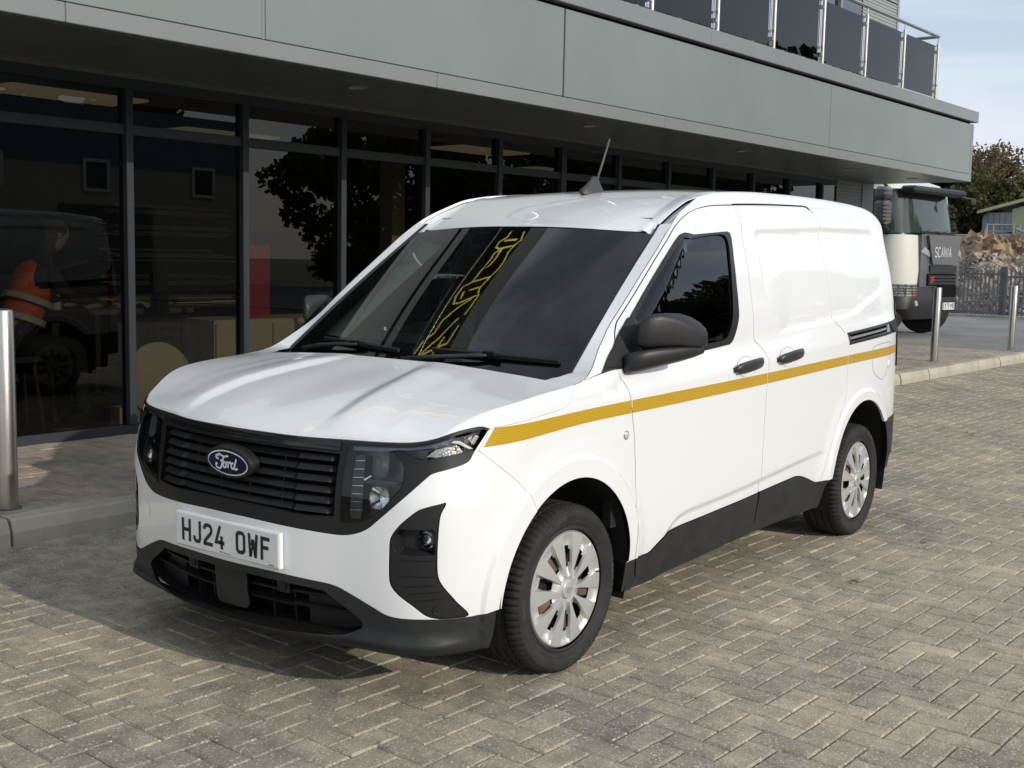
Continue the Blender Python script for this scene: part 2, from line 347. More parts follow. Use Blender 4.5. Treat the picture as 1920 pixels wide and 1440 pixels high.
# upper storey
YU=1.75
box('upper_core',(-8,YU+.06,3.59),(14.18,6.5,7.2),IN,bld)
for k,x in enumerate(np.arange(-8,13.0,1.62)):
    x1=min(x+1.62,13.0)
    f=MB(); 
    f.box((x,YU-.05,3.6),(x+.06,YU+.03,6.6)); f.box((x+.06,YU-.05,3.6),(x1,YU+.03,3.68)); f.box((x+.06,YU-.05,6.5),(x1,YU+.03,6.6))
    f.box((x+.78,YU-.045,3.68),(x+.84,YU+.03,6.5))
    fo=f.build('upper_window',mat('upper_frame',(.20,.22,.24),.4),bld)
    mesh('pane',[(x+.06,YU,3.68),(x1,YU,3.68),(x1,YU,6.5),(x+.06,YU,6.5)],[(0,1,2,3)],GLW,fo)
ribbed('upper_cladding',13.0,14.2,YU-.01,3.6,5.2,bld,pitch=.045,m=mat('upper_clad',(.26,.29,.28),.45)); ribbed('upper_cladding',13.0,14.2,YU-.01,5.22,7.2,bld,pitch=.045,m=MATS['upper_clad'])
box('upper_corner',(14.2,YU-.02,3.6),(14.26,6.5,7.2),MATS['upper_clad'],bld)
box('upper_parapet',(-8,YU-.12,6.6),(14.3,6.5,7.3),PAN,bld,bev=.004)
# balcony railing
RS=mat('rail_steel',(.58,.56,.53),.26,metal=1)
pxs=[13.03-1.157*k for k in range(0,17)]
for i,x in enumerate(pxs):
    p=MB().tube([(x,.66,3.60),(x,.66,4.37)],.021,12); p.tube([(x,.66,4.37),(x,.66,4.45)],.009,8)
    p.tube([(x-.03 if i else x-.01,.655,3.82),(x-.035,.655,3.82)],.016,8); p.box((x-.055,.645,4.24),(x-.018,.668,4.28)); p.box((x-.055,.645,3.72),(x-.018,.668,3.76))
    p.build('railing_post',RS,bld,angle=40)
for a,b in zip(pxs[1:],pxs[:-1]):
    box('balustrade_glass',(a+.035,.655,3.66),(b-.045,.663,4.33),GLU,bld)
MB().tube([(pxs[-1],.66,4.465),(13.03,.66,4.465)],.022,12).build('handrail',RS,bld,angle=60)
MB().tube([(13.03,.66,4.465),(13.03,YU-.02,4.465)],.022,12).build('handrail',RS,bld,angle=60)
box('balustrade_glass',(13.02,.72,3.66),(13.028,YU-.06,4.33),GLU,bld)

GLOW_PTS=[[(2.639,5.91),(2.556,5.925),(2.456,5.776),(2.36,5.789),(2.34,5.936),(2.378,6.096),(2.465,6.419),(2.576,6.501),(2.694,6.393)],[(2.491,5.933),(2.559,6.32)],[(2.344,6.058),(2.249,5.901),(2.105,5.94),(1.882,5.904),(2.011,6.074),(2.174,6.087),(2.344,6.058)],[(2.465,6.419),(2.334,6.366),(2.157,6.477),(1.979,6.492),(1.788,6.418),(1.627,5.896)],[(1.882,5.904),(1.627,5.896),(1.525,5.702),(1.319,5.679),(1.164,5.775),(1.181,5.938),(1.319,6.299),(1.385,6.464),(1.132,6.452),(.95,6.41)],[(1.788,6.418),(1.683,6.374),(1.498,6.324),(1.402,6.407)],[(1.455,6.004),(1.535,6.277)],[(1.423,5.85),(1.273,5.897)],[(1.27,6.288),(1.127,6.061),(.971,5.867)],[(.97,5.897),(.859,5.755),(.649,5.731),(.518,5.506),(.37,5.451)],[(.881,6.26),(.552,5.979),(.343,5.63)],[(.747,6.429),(.456,6.359),(.333,5.694)],[(.559,6.147),(.428,6.094),(.287,6.028)]]
GLOW=mat('yellow_glow',(.80,.70,.10),.4,emit=1.6)  # glowing tubes added out of view to make the yellow windscreen reflection
glow_=thing('added_glow_outline',bw(1.5,1.6,5.9),'added glowing yellow outline sign high on the upper facade, mirrored in the windscreen','emitter',rz=TH)
for k,st_l in enumerate(GLOW_PTS): MB().tube([(x-1.5,0,z-5.9) for x,z in st_l],.019,8).build('glow_tube',GLOW,glow_,smooth=True)
box('glow_backing',(-1.35,.03,-.60),(1.35,.06,.70),DARK,glow_)
ob=thing('opposite_building',bw(12,-24,0),'two tone warehouse opposite the shopfront, blue grey above and beige below, mirrored in the panes','building',rz=TH)
box('lower_wall',(-10,-6,0),(10.5,0,3.9),mat('opp_beige',(.42,.38,.28),.8,var=.1,vs=.5),ob); box('upper_wall',(-10,-6,3.9),(10.5,.02,5.7),mat('opp_blue',(.11,.16,.20),.6,var=.1,vs=.5),ob)
for x in (-6.5,.9,4.3,8.2):
    f=MB(); f.box((x,.03,3.1),(x+.9,.08,3.2)); f.box((x,.03,4.0),(x+.9,.08,4.1)); f.box((x,.03,3.2),(x+.1,.08,4.0)); f.box((x+.8,.03,3.2),(x+.9,.08,4.0)); fo=f.build('window',mat('opp_frame',(.6,.6,.6),.5),ob)
    box('pane',(x+.1,.03,3.2),(x+.8,.04,4.0),BLKG if 'BLKG' in globals() else DARK,fo)
for x in (-8,-3.4,3.5): box('roller_door',(x,.01,0),(x+3.2,.05,2.7),mat('opp_door',(.10,.095,.085),.6),ob)
# ================================================================= VAN SURFACES
def sst(a,b,x):
    q=np.clip((np.asarray(x,float)-a)/(b-a),0,1);return q*q*(3-2*q)
class Spl:
    def __init__(s,x,y):
        s.x=np.array(x,float);s.y=np.array(y,float)
        n=len(s.x);h=np.diff(s.x);A=np.eye(n);B=np.zeros_like(s.y)
        for i in range(1,n-1):
            A[i,i-1]=h[i-1];A[i,i]=2*(h[i-1]+h[i]);A[i,i+1]=h[i]
            B[i]=6*((s.y[i+1]-s.y[i])/h[i]-(s.y[i]-s.y[i-1])/h[i-1])
        s.M=np.linalg.solve(A,B)
    def __call__(s,t):
        t=np.asarray(t,float);sh=t.shape;t=t.ravel()
        i=np.clip(np.searchsorted(s.x,t)-1,0,len(s.x)-2);h=s.x[i+1]-s.x[i];tc=np.clip(t,s.x[0],s.x[-1])
        a=((s.x[i+1]-tc)/h)[:,None];b=((tc-s.x[i])/h)[:,None];h=h[:,None]
        v=a*s.y[i]+b*s.y[i+1]+((a**3-a)*s.M[i]+(b**3-b)*s.M[i+1])*h*h/6
        return v.reshape(sh+(2,))
class Mono:
    def __init__(s,x,y):
        s.x=np.array(x,float);s.y=np.array(y,float);h=np.diff(s.x);d=np.diff(s.y)/h
        m=np.zeros(len(s.x));m[0]=d[0];m[-1]=d[-1]
        for i in range(1,len(m)-1):
            if d[i-1]*d[i]>0:
                w1=2*h[i]+h[i-1];w2=h[i]+2*h[i-1];m[i]=(w1+w2)/(w1/d[i-1]+w2/d[i])
        s.m=m
    def __call__(s,t):
        t=np.clip(np.asarray(t,float),s.x[0],s.x[-1]);i=np.clip(np.searchsorted(s.x,t)-1,0,len(s.x)-2)
        h=s.x[i+1]-s.x[i];q=(t-s.x[i])/h
        return (s.y[i]*(1+2*q)*(1-q)**2+s.m[i]*h*q*(1-q)**2+s.y[i+1]*q*q*(3-2*q)+s.m[i+1]*h*q*q*(q-1))
PL=np.array([(-.775,0),(-.770,.13),(-.757,.27),(-.712,.463),(-.679,.60),(-.643,.697),(-.575,.778),(-.465,.832),(-.30,.86),(-.1,.868),(.4,.87),(1.0,.871),(1.6,.871),(2.2,.87),(2.7,.868),(3.0,.862),(3.22,.840),(3.37,.787),(3.45,.68),(3.485,.4),(3.495,.13),(3.496,0)])
_pp=np.concatenate([[PL[1]*[1,-1]],PL,[PL[-2]*[1,-1]]])
_l=np.concatenate([[0],np.cumsum(np.linalg.norm(np.diff(_pp,axis=0),axis=1))]);_l-=_l[1]
CS=Spl(_l,_pp); _ux=np.linspace(0,_l[-2],4000);_cx=CS(_ux);UMAX=_l[-2]
def u_of_x(x):
    k=(_cx[:,1]>.6);return np.interp(x,_cx[k,0],_ux[k])
FU0,FU1=.42,1.05
RU0=float(u_of_x(2.9));RU1=RU0+.65
PF=Mono([-.1,.10,.20,.32,.42,.56,.66,.73,.80,.85,.95],[-.06,-.05,-.022,-.008,-.003,0,-.008,-.018,-.030,-.040,-.065])
PS=Mono([-.1,.12,.20,.30,.42,.55,.80,.88,.928,.936,.98,1.033,1.043,1.10,1.3,1.45,1.54,1.62,1.70,1.8],[-.08,-.06,-.035,-.018,-.004,0,0,-.0005,-.002,-.0035,-.018,-.036,-.038,-.042,-.072,-.108,-.145,-.18,-.225,-.30])
PC=Mono([-.1,.2,.4,.55,.66,.72,.80,.86,.95],[-.05,-.016,-.002,0,-.003,-.014,-.030,-.040,-.055])
PR=Mono([-.1,.2,.4,.8,1.0,1.3,1.6,1.8],[-.05,-.02,0,-.002,-.008,-.035,-.10,-.16])
ZT=Mono([-.75,-.66,-.60,-.53,-.45,-.35,-.16,.0,.11,.30,.45,.60,.75,.89,1.0,1.1,1.25,1.5,1.9,2.4,2.9,3.15,3.32,3.42,3.48],[.846,.855,.868,.90,.93,.955,.98,.993,1.008,1.115,1.228,1.340,1.448,1.548,1.612,1.653,1.702,1.734,1.752,1.758,1.753,1.737,1.712,1.66,1.59])
RT=Mono([-.8,-.5,-.2,.05,.2,.3,.6,.9,1.2,1.5,3.0,3.3,3.5],[.025,.035,.04,.05,.09,.135,.140,.115,.08,.065,.07,.09,.12])
PHM=1.2
RECESS=np.array([(3.02,1.535),(3.06,1.568),(3.84,1.600),(4.53,1.611),(4.56,1.585),(4.52,1.36),(4.515,1.305),(4.48,1.283),(4.02,1.168),(3.87,1.15),(3.74,1.142),(3.05,1.106),(3.0,1.15),(2.985,1.35)])
def sdist(P,poly):
    """signed distance (inside +)"""
    P=np.asarray(P); sh=P.shape[:-1]; Q=P.reshape(-1,2); d=np.full(len(Q),1e9); ins=np.zeros(len(Q),bool); n=len(poly)
    for i in range(n):
        a=poly[i];b=poly[(i+1)%n];e=b-a; w=Q-a; t=np.clip((w@e)/(e@e),0,1); r=w-t[:,None]*e; d=np.minimum(d,np.hypot(r[:,0],r[:,1]))
        c=((a[1]>Q[:,1])!=(b[1]>Q[:,1])); 
        with np.errstate(divide='ignore',invalid='ignore'): xi=(b[0]-a[0])*(Q[:,1]-a[1])/(b[1]-a[1]+1e-30)+a[0]
        ins^=(c&(Q[:,0]<xi))
    return np.where(ins,d,-d).reshape(sh)
SC=Mono([.62,.70,.76,.85,1.0,1.25,1.6,2.1,2.3],[.33,.395,.425,.438,.444,.455,.478,.508,.515])
def feat(x,v,u):
    r0=np.hypot(x,v-.309); r1=np.hypot(x-2.692,v-.326)
    o=.012*(1-sst(.440,.456,r0))*(u>.5)+.007*(1-sst(.456,.52,r0))*(u>.5)
    o=o+.012*(1-sst(.440,.458,r1))+.007*(1-sst(.458,.55,r1))
    m=(v>1.0)&(u>2.9)
    if np.any(m):
        d=sdist(np.stack([u,v],-1),RECESS); o=o-.011*sst(-.007,.016,d)*m*(1-(1-sst(3.02,3.30,u))*(1-sst(1.22,1.45,v)))
    k=sst(.60,.72,x)*(1-sst(2.12,2.24,x)); o=o-.010*k*sst(-.008,.022,SC(x)-v)
    # soft line below the roof on the flank
    o=o+.004*(1-sst(1.63,1.655,v-.01*(x-2)))*sst(1.48,1.60,v)*sst(.9,1.4,x)
    return o
def wrap(u,v,ft=True):
    u=np.asarray(u,float);v=np.asarray(v,float);u,v=np.broadcast_arrays(u,v)
    sg=np.where(u<0,-1.,1.); u=np.clip(np.abs(u),0,UMAX)
    C=CS(u);d=CS(np.minimum(u+1e-4,UMAX))-CS(np.maximum(u-1e-4,-.1));d/=np.linalg.norm(d,axis=-1)[...,None]
    N=np.stack([-d[...,1],d[...,0]],-1); x=C[...,0]; zt=ZT(x);r=RT(x);w=v-(zt-r);vv=np.minimum(v,zt-r)
    wn=sst(.6,.85,vv)*(1-sst(1.12,1.5,vv)); vs=vv-.052*np.clip(x-.4,0,2.6)*wn
    wf=1-sst(FU0,FU1,u);wr=sst(RU0,RU1,u); o=PF(vv)*wf+PS(vs)*(1-wf)*(1-wr)+PR(vv)*wr
    wc=sst(.42,.70,u)*(1-sst(.85,1.15,u)); o=o*(1-wc)+PC(vv)*wc
    ph=np.minimum(np.clip(w/r,0,None)*PHM,PHM); z=np.where(w>0,zt-r+r*np.sin(ph)/np.sin(PHM),v); o=o-np.where(w>0,r*(1-np.cos(ph)),0)
    if ft: o=o+feat(x,v,u)
    return np.stack([C[...,0]+N[...,0]*o,-sg*(C[...,1]+N[...,1]*o),z],-1)
# ---- top edge curve and upper surfaces
_tu=np.linspace(0,float(u_of_x(3.40)),1200); TC=wrap(_tu,ZT(CS(_tu)[:,0])+0*_tu,False)
def Ty(x): return np.interp(x,TC[:,0],-TC[:,1])
def Tz(x): return np.interp(x,TC[:,0],TC[:,2])
ZC=Mono([float(TC[0,0]),-.69,-.62,-.50,-.35,-.15,.02,.2],[float(TC[0,2]),.865,.898,.935,.968,1.003,1.032,1.055])
RDG=Mono([-.74,-.5,-.2,.05],[.385,.36,.30,.235])
def bon(x,y):
    x,y=np.broadcast_arrays(np.asarray(x,float),np.asarray(y,float)); ay=np.abs(y); yt=np.maximum(Ty(x),.02); q=np.clip(ay/yt,0,1)
    z=ZC(x)+(Tz(x)-ZC(x))*q**2.2
    k=sst(-.71,-.56,x)*(1-.75*sst(-.15,.03,x)); yr=RDG(x); d=ay-yr
    z=z+k*(.013*sst(-.075,.0,d)*(1-sst(0,.22,d)))-k*.004*(1-sst(0,.2,ay))
    d2=ay-(yr+.20); z=z+k*.003*np.exp(-(d2/.05)**2)*(q<1)*(1-q**6)
    return np.stack([x,y,z],-1)
ZRE=Mono([.75,.89,1.0,1.1,1.25,1.5,1.9,2.4,2.9,3.15,3.32,3.42],[1.46,1.540,1.598,1.646,1.697,1.730,1.749,1.755,1.750,1.733,1.708,1.66])
ZRC=Mono([.75,.80,.89,1.0,1.1,1.25,1.37,1.6,1.9,2.4,3.0,3.2,3.35,3.42],[1.535,1.560,1.590,1.630,1.664,1.706,1.729,1.755,1.773,1.783,1.775,1.757,1.722,1.68])
def yR(x):
    a=np.maximum(Ty(x)-.034,.2); return .5*(a+.612-np.sqrt((a-.612)**2+.03**2))
def roof(x,y):
    x,y=np.broadcast_arrays(np.asarray(x,float),np.asarray(y,float)); q=np.clip(np.abs(y)/yR(x),0,1)
    bead=.0055*np.exp(-((np.abs(y)-(yR(x)-.022))/.011)**2)
    return np.stack([x,y,ZRE(x)+(ZRC(x)-ZRE(x))*(1-q**2.3)+bead-.008*sst(.978,1.0,q)],-1)
def wsc(s,t,o=0):
    s,t=np.broadcast_arrays(np.asarray(s,float),np.asarray(t,float)); b=1-s*s
    P0=np.stack([.177-.115*b,-.729*s,1.0185-.004*b],-1); P1=np.stack([.8905-.088*b,-.636*s,1.539+.021*b],-1)
    P=P0+(P1-P0)*t[...,None]; return P+np.array([-.57,0,.82])*(.014*np.sin(np.pi*np.clip(t,-.2,1.2))*(1-.4*s*s))[...,None]
def wsm(a,b):  # metric-ish windscreen parameters: a ~ lateral metres (near side +), b ~ metres up the glass
    t=np.asarray(b,float)/.885; return wsc(np.asarray(a,float)/(.729-.093*t),t)
FEATP=[]
_rc=np.array(RECESS);
for i in range(len(_rc)):
    a=_rc[i-1];b=_rc[i];k=max(2,int(np.linalg.norm(b-a)/.014)); n_=np.array([b[1]-a[1],a[0]-b[0]])/np.linalg.norm(b-a)
    for j in range(k):
        for d_ in (-.018,-.009,0,.009): FEATP.append(tuple(a+(b-a)*j/k+n_*d_))
for x_ in np.arange(.60,2.26,.014):
    for d_ in (-.026,-.016,-.006,.004,.012): FEATP.append((x_+1.409,float(SC(x_))+d_))
for cx_,cz_,rr_ in ((0,.309,(.436,.444,.452,.460)),(2.692,.326,(.436,.444,.452,.462))):
    for R_ in rr_:
        for a_ in np.arange(-.15,math.pi+.15,.030): FEATP.append((float(u_of_x(cx_+R_*math.cos(a_))),cz_+R_*math.sin(a_)))
for x_ in np.arange(-.3,3.2,.022):
    for v_ in (.926,.932,.938,1.031,1.037,1.043):
        w_=float(sst(.6,.85,v_)*(1-sst(1.12,1.5,v_)));FEATP.append((x_+1.409,v_+.052*min(max(x_-.4,0),2.6)))
FEATP=np.array(FEATP)
# ================================================================= PANEL TOOLS
def dens(pts,d=.014,closed=True):
    out=[];n=len(pts)
    for i in range(n if closed else n-1):
        a=np.array(pts[i],float);b=np.array(pts[(i+1)%n],float);k=max(1,int(math.ceil(np.linalg.norm(b-a)/d)))
        out+=[tuple(a+(b-a)*j/k) for j in range(k)]
    if not closed: out.append(tuple(pts[-1]))
    return out
def cr(pts,d=.014):
    p=[np.array(q,float) for q in pts]; p=[2*p[0]-p[1]]+p+[2*p[-1]-p[-2]]; out=[]
    for i in range(1,len(p)-2):
        L=np.linalg.norm(p[i+1]-p[i]);k=max(1,int(math.ceil(L/d)))
        t0=0;t1=t0+max(np.linalg.norm(p[i]-p[i-1]),1e-6)**.5;t2=t1+max(L,1e-6)**.5;t3=t2+max(np.linalg.norm(p[i+2]-p[i+1]),1e-6)**.5
        for j in range(k):
            t=t1+(t2-t1)*j/k
            A1=(t1-t)/(t1-t0)*p[i-1]+(t-t0)/(t1-t0)*p[i];A2=(t2-t)/(t2-t1)*p[i]+(t-t1)/(t2-t1)*p[i+1];A3=(t3-t)/(t3-t2)*p[i+1]+(t-t2)/(t3-t2)*p[i+2]
            B1=(t2-t)/(t2-t0)*A1+(t-t0)/(t2-t0)*A2;B2=(t3-t)/(t3-t1)*A2+(t-t1)/(t3-t1)*A3
            out.append(tuple((t2-t)/(t2-t1)*B1+(t-t1)/(t2-t1)*B2))
    out.append(tuple(pts[-1])); return out
def area(p):
    p=np.array(p);q=np.roll(p,-1,0);return .5*np.sum(p[:,0]*q[:,1]-q[:,0]*p[:,1])
def clean(p):
    o=[]
    for q in p:
        if not o or math.hypot(q[0]-o[-1][0],q[1]-o[-1][1])>1e-5:o.append(q)
    if math.hypot(o[0][0]-o[-1][0],o[0][1]-o[-1][1])<1e-5:o.pop()
    return o
def n2(p):
    p=np.array(p);e=np.roll(p,-1,0)-p;e/=np.maximum(np.linalg.norm(e,axis=1),1e-9)[:,None];n=np.stack([e[:,1],-e[:,0]],1);m=n+np.roll(n,1,0)
    l=np.linalg.norm(m,axis=1);m=m/np.maximum(l,1e-6)[:,None]; return m/np.maximum(.45,l/2)[:,None]
def SN(S,p,e=.0012):
    p=np.asarray(p,float);u,v=p[...,0],p[...,1];P=S(u,v);N=np.cross(S(u+e,v)-S(u-e,v),S(u,v+e)-S(u,v-e));N/=np.maximum(np.linalg.norm(N,axis=-1),1e-12)[...,None];return P,N
NRM={}
WALL={}
def smesh(name,V,F,N,m,parent,nd=0):
    fm=None
    if nd: fm=[0]*(len(F)-nd)+[1]*nd
    o=mesh(name,V,F,m,parent,normals=N,mats=[m,DARK] if nd else None,fm=fm); NRM[o.name]=(np.array(V),F,np.array(N),m); WALL[o.name]=nd; return o
def mirror(o,parent=None,name=None):
    V,F,N,m=NRM[o.name]; s=np.array([1,-1,1]); o2=smesh(name or o.name.split('.')[0],V*s,[tuple(f[::-1]) for f in F],N*s,m,parent if parent is not None else o.parent,WALL.get(o.name,0)); return o2
def panel(name,poly,m,parent,S=wrap,holes=(),res=.026,off=0.,thick=.012,gap=.0024,mir=True,e=.0009,rim=True,dark=True):
    poly=clean(poly); 
    if area(poly)<0: poly=poly[::-1]
    poly=clean(dens(poly)); p=np.array(poly); p=p-n2(p)*gap
    hs=[]
    for h in holes:
        h=clean(h); h=h if area(h)<0 else h[::-1]; h=np.array(clean(dens(h))); hs.append(h)   # clockwise: n2 points into the hole's outside = outward of material
    V2=[tuple(q) for q in p];E=[];off0=0
    loops=[p]+hs
    V2=[];F0=[]
    for L in loops:
        n=len(L);E+=[(len(V2)+i,len(V2)+(i+1)%n) for i in range(n)];V2+=[Vector(q) for q in L]
    lo=p.min(0);hi=p.max(0);gx=[]
    j=0;y=lo[1]+res*.5
    while y<hi[1]:
        x=lo[0]+res*(.5 if j%2 else 1.0)
        row=np.arange(x,hi[0],res); gx.append(np.stack([row,np.full(len(row),y)],1)); y+=res*.866; j+=1
    if gx:
        gx=np.concatenate(gx) if len(gx) else np.zeros((0,2))
        if len(gx):
            d=sdist(gx,p); ok=d>res*.45
            for h in hs: ok&=sdist(gx,h)<-res*.45
            gx=gx[ok]
            if S is wrap:
                fp=FEATP.copy(); 
                if lo[0]<-.3: fp=np.concatenate([fp,fp*np.array([-1,1])])
                fp=fp[(fp[:,0]>lo[0])&(fp[:,0]<hi[0])&(fp[:,1]>lo[1])&(fp[:,1]<hi[1])]
                if len(fp):
                    fp=fp[sdist(fp,p)>.006]
                    for h in hs: fp=fp[sdist(fp,h)<-.006]
                if len(fp):
                    key=set(); kf=[]
                    for q_ in fp:
                        kk=(round(q_[0]/.006),round(q_[1]/.004))
                        if kk not in key: key.add(kk); kf.append(q_)
                    fp=np.array(kf)
                    if len(gx):
                        dm=np.concatenate([np.min(np.hypot(g_[:,None,0]-fp[None,:,0],g_[:,None,1]-fp[None,:,1]),axis=1) for g_ in np.array_split(gx,max(1,len(gx)//400))])
                        gx=gx[dm>.010]
                    gx=np.concatenate([gx,fp])
            V2+=[Vector(q) for q in gx]
    r=delaunay_2d_cdt(V2,E,[],0,1e-7)
    vv=np.array([tuple(q) for q in r[0]]);tri=[f for f in r[2]]
    c=np.array([vv[list(f)].mean(0) for f in tri]); ok=sdist(c,p)>-1e-6
    for h in hs: ok&=sdist(c,h)<1e-6
    F=[tuple(f) for f,k in zip(tri,ok) if k]
    F=[f if (vv[f[1]]-vv[f[0]])[0]*(vv[f[2]]-vv[f[0]])[1]-(vv[f[1]]-vv[f[0]])[1]*(vv[f[2]]-vv[f[0]])[0]>0 else f[::-1] for f in F]
    P,N=SN(S,vv); P=P+N*off; V=[P];NN=[N];base=len(P)
    FD=[]
    if rim:
        for L in loops:
            n=len(L);nn=n2(L);P0,N0=SN(S,L);T=S(L[:,0]+nn[:,0]*1e-3,L[:,1]+nn[:,1]*1e-3)-P0;T=T-N0*np.sum(T*N0,1)[:,None];T/=np.maximum(np.linalg.norm(T,axis=1),1e-9)[:,None]
            P0=P0+N0*off; q=N0+T;q/=np.linalg.norm(q,axis=1)[:,None]
            V+=[P0,P0+T*e*.6-N0*e*.4,P0+T*e-N0*e*1.4,P0+T*e-N0*thick];NN+=[N0,q,T,T]
            for k in range(3):
                for i in range(n):
                    j=(i+1)%n;(FD if k==2 else F).append((base+k*n+i,base+(k+1)*n+i,base+(k+1)*n+j,base+k*n+j))
            base+=4*n
    V=np.concatenate(V);NN=np.concatenate(NN)
    nd=len(FD) if dark else 0  # gap walls coloured black to stand in for shade in the seams
    o=smesh(name,V,F+FD,NN,m,parent,nd)
    return (o,mirror(o)) if mir else o
def tub(name,poly,m,parent,S=wrap,depth=.04,taper=.006,off=-.001,mir=True,res=.03,n0=3):
    """walls going inward from a closed outline, and a floor"""
    poly=clean(poly); poly=poly if area(poly)>0 else poly[::-1]; L=np.array(clean(dens(poly)));nn=n2(L);n=len(L);V=[];F=[]
    for k in range(n0+1):
        q=L-nn*taper*k/n0; P,N=SN(S,q); V.append(P+N*(off-depth*k/n0))
    for k in range(n0):
        for i in range(n): j=(i+1)%n; F.append((k*n+i,k*n+j,(k+1)*n+j,(k+1)*n+i))
    q=L-nn*taper; vv=[Vector(a) for a in q]; r=delaunay_2d_cdt(vv,[(i,(i+1)%n) for i in range(n)],[],0,1e-7); v2=np.array([tuple(a) for a in r[0]])
    c=np.array([v2[list(f)].mean(0) for f in r[2]]);ok=sdist(c,q)>-1e-6;P,N=SN(S,v2);b=sum(len(a) for a in V);V.append(P+N*(off-depth))
    F+= [tuple(b+i for i in f) for f,k in zip(r[2],ok) if k]
    V=np.concatenate(V); o=mesh(name,V,F,m,parent); NRM[o.name]=(V,F,np.zeros_like(V),m)
    if mir:
        o2=mesh(name,V*np.array([1,-1,1]),[f[::-1] for f in F],m,parent); return o,o2
    return o
def sweep(name,us,sec,m,parent,S=wrap,vf=None,mir=False,smooth=False,lift=None):
    """closed section [(dv,o)..] swept along u; vf(u) gives the centre v"""
    us=np.asarray(us,float);n=len(sec);V=[]
    for u in us:
        v0=vf(u); a=np.array([(u,v0+s[0]) for s in sec]);P,N=SN(S,a); lf=lift(u) if lift else 0; V.append(P+N*(np.array([s[1] for s in sec])[:,None]+lf))
    V=np.concatenate(V);F=[]
    for k in range(len(us)-1):
        for i in range(n): j=(i+1)%n;F.append((k*n+i,(k+1)*n+i,(k+1)*n+j,k*n+j))
    F.append(tuple(range(n)));F.append(tuple(range(len(V)-1,len(V)-1-n,-1)))
    o=mesh(name,V,F,m,parent,smooth)
    if mir: return o,mesh(name,V*np.array([1,-1,1]),[f[::-1] for f in F],m,parent,smooth)
    return o
def loft(name,A,B,m,parent,k=1,mir=True,smooth=True):
    A=np.array(A);B=np.array(B);n=len(A);V=np.concatenate([A+(B-A)*j/k for j in range(k+1)]);F=[(j*n+i,j*n+i+1,(j+1)*n+i+1,(j+1)*n+i) for j in range(k) for i in range(n-1)]
    o=mesh(name,V,F,m,parent,smooth)
    if mir: return o,mesh(name,V*np.array([1,-1,1]),[f[::-1] for f in F],m,parent,smooth)
    return o
def ribbon(strokes,w,closed=()):
    """flat stroke outlines -> quads with mitred joints; 2D"""
    V=[];F=[]
    for si,st in enumerate(strokes):
        p=np.array(st,float);n=len(p);cl=si in closed
        t=np.zeros_like(p)
        e=(np.roll(p,-1,0)-p) if cl else np.diff(p,axis=0); e/=np.linalg.norm(e,axis=1)[:,None]; nn=np.stack([-e[:,1],e[:,0]],1)
        for i in range(n):
            if cl: a,b=nn[i-1],nn[i]
            else: a,b=nn[max(i-1,0)],nn[min(i,n-2)]
            m=a+b; l=np.linalg.norm(m); m/=l; t[i]=m/max(.35,l/2)
        b=len(V); V+=[tuple(q) for q in np.concatenate([p+t*w/2,p-t*w/2])]
        for i in range(n if cl else n-1): j=(i+1)%n; F.append((b+n+i,b+n+j,b+j,b+i))
    return np.array(V),F
# ================================================================= VAN
van=thing('panel_van',(1.35,0,0),'clean white compact panel van with a gold stripe along its side parked on block paving','van')
van_inv=Matrix.Translation((-1.35,0,0))
vb=bpy.data.objects.new('_tmp',None)
# everything of the van is built in axle coordinates; children get the inverse offset
_put=put
def vput(o,parent=None):
    COL.objects.link(o)
    if parent is not None:
        o.parent=parent
        if parent==van: o.matrix_parent_inverse=van_inv
    return o
put=vput
XF=lambda x:float(u_of_x(x))
NST=np.linspace
# dark shell added just under the skin so the panel gaps look dark
def shell():
    us=np.linspace(-XF(3.3),XF(3.3),260); V=[];zz=[]
    rows=np.linspace(0,1,26)
    for r in rows:
        x=CS(np.abs(us))[:,0]; zt=ZT(x); lo=np.full_like(us,.24); v=lo+(zt-.01-lo)*r
        P,N=SN(lambda a,b:wrap(a,b,False),np.stack([us,v],-1)); V.append(P-N*.034)
    return V,us
# holes for wheels and windows in the inner shell are cut by dropping faces
sv,sus=shell(); V=np.concatenate(sv);n=len(sus);F=[]
for k in range(len(sv)-1):
    for i in range(n-1):
        c=(V[k*n+i]+V[(k+1)*n+i+1])/2; ax=abs(sus[i])-1.409
        if math.hypot(c[0],c[2]-.30)<.45 or math.hypot(c[0]-2.692,c[2]-.30)<.46: continue
        if .25<c[0]<1.36 and 1.02<c[2]: continue
        if c[0]<-.35 and .15<c[2]<.86: continue
        if c[0]<1.0 and c[2]>1.0: continue
        F.append((k*n+i,k*n+i+1,(k+1)*n+i+1,(k+1)*n+i))
mesh('inner_shell',V,F,DARK,van,smooth=True)
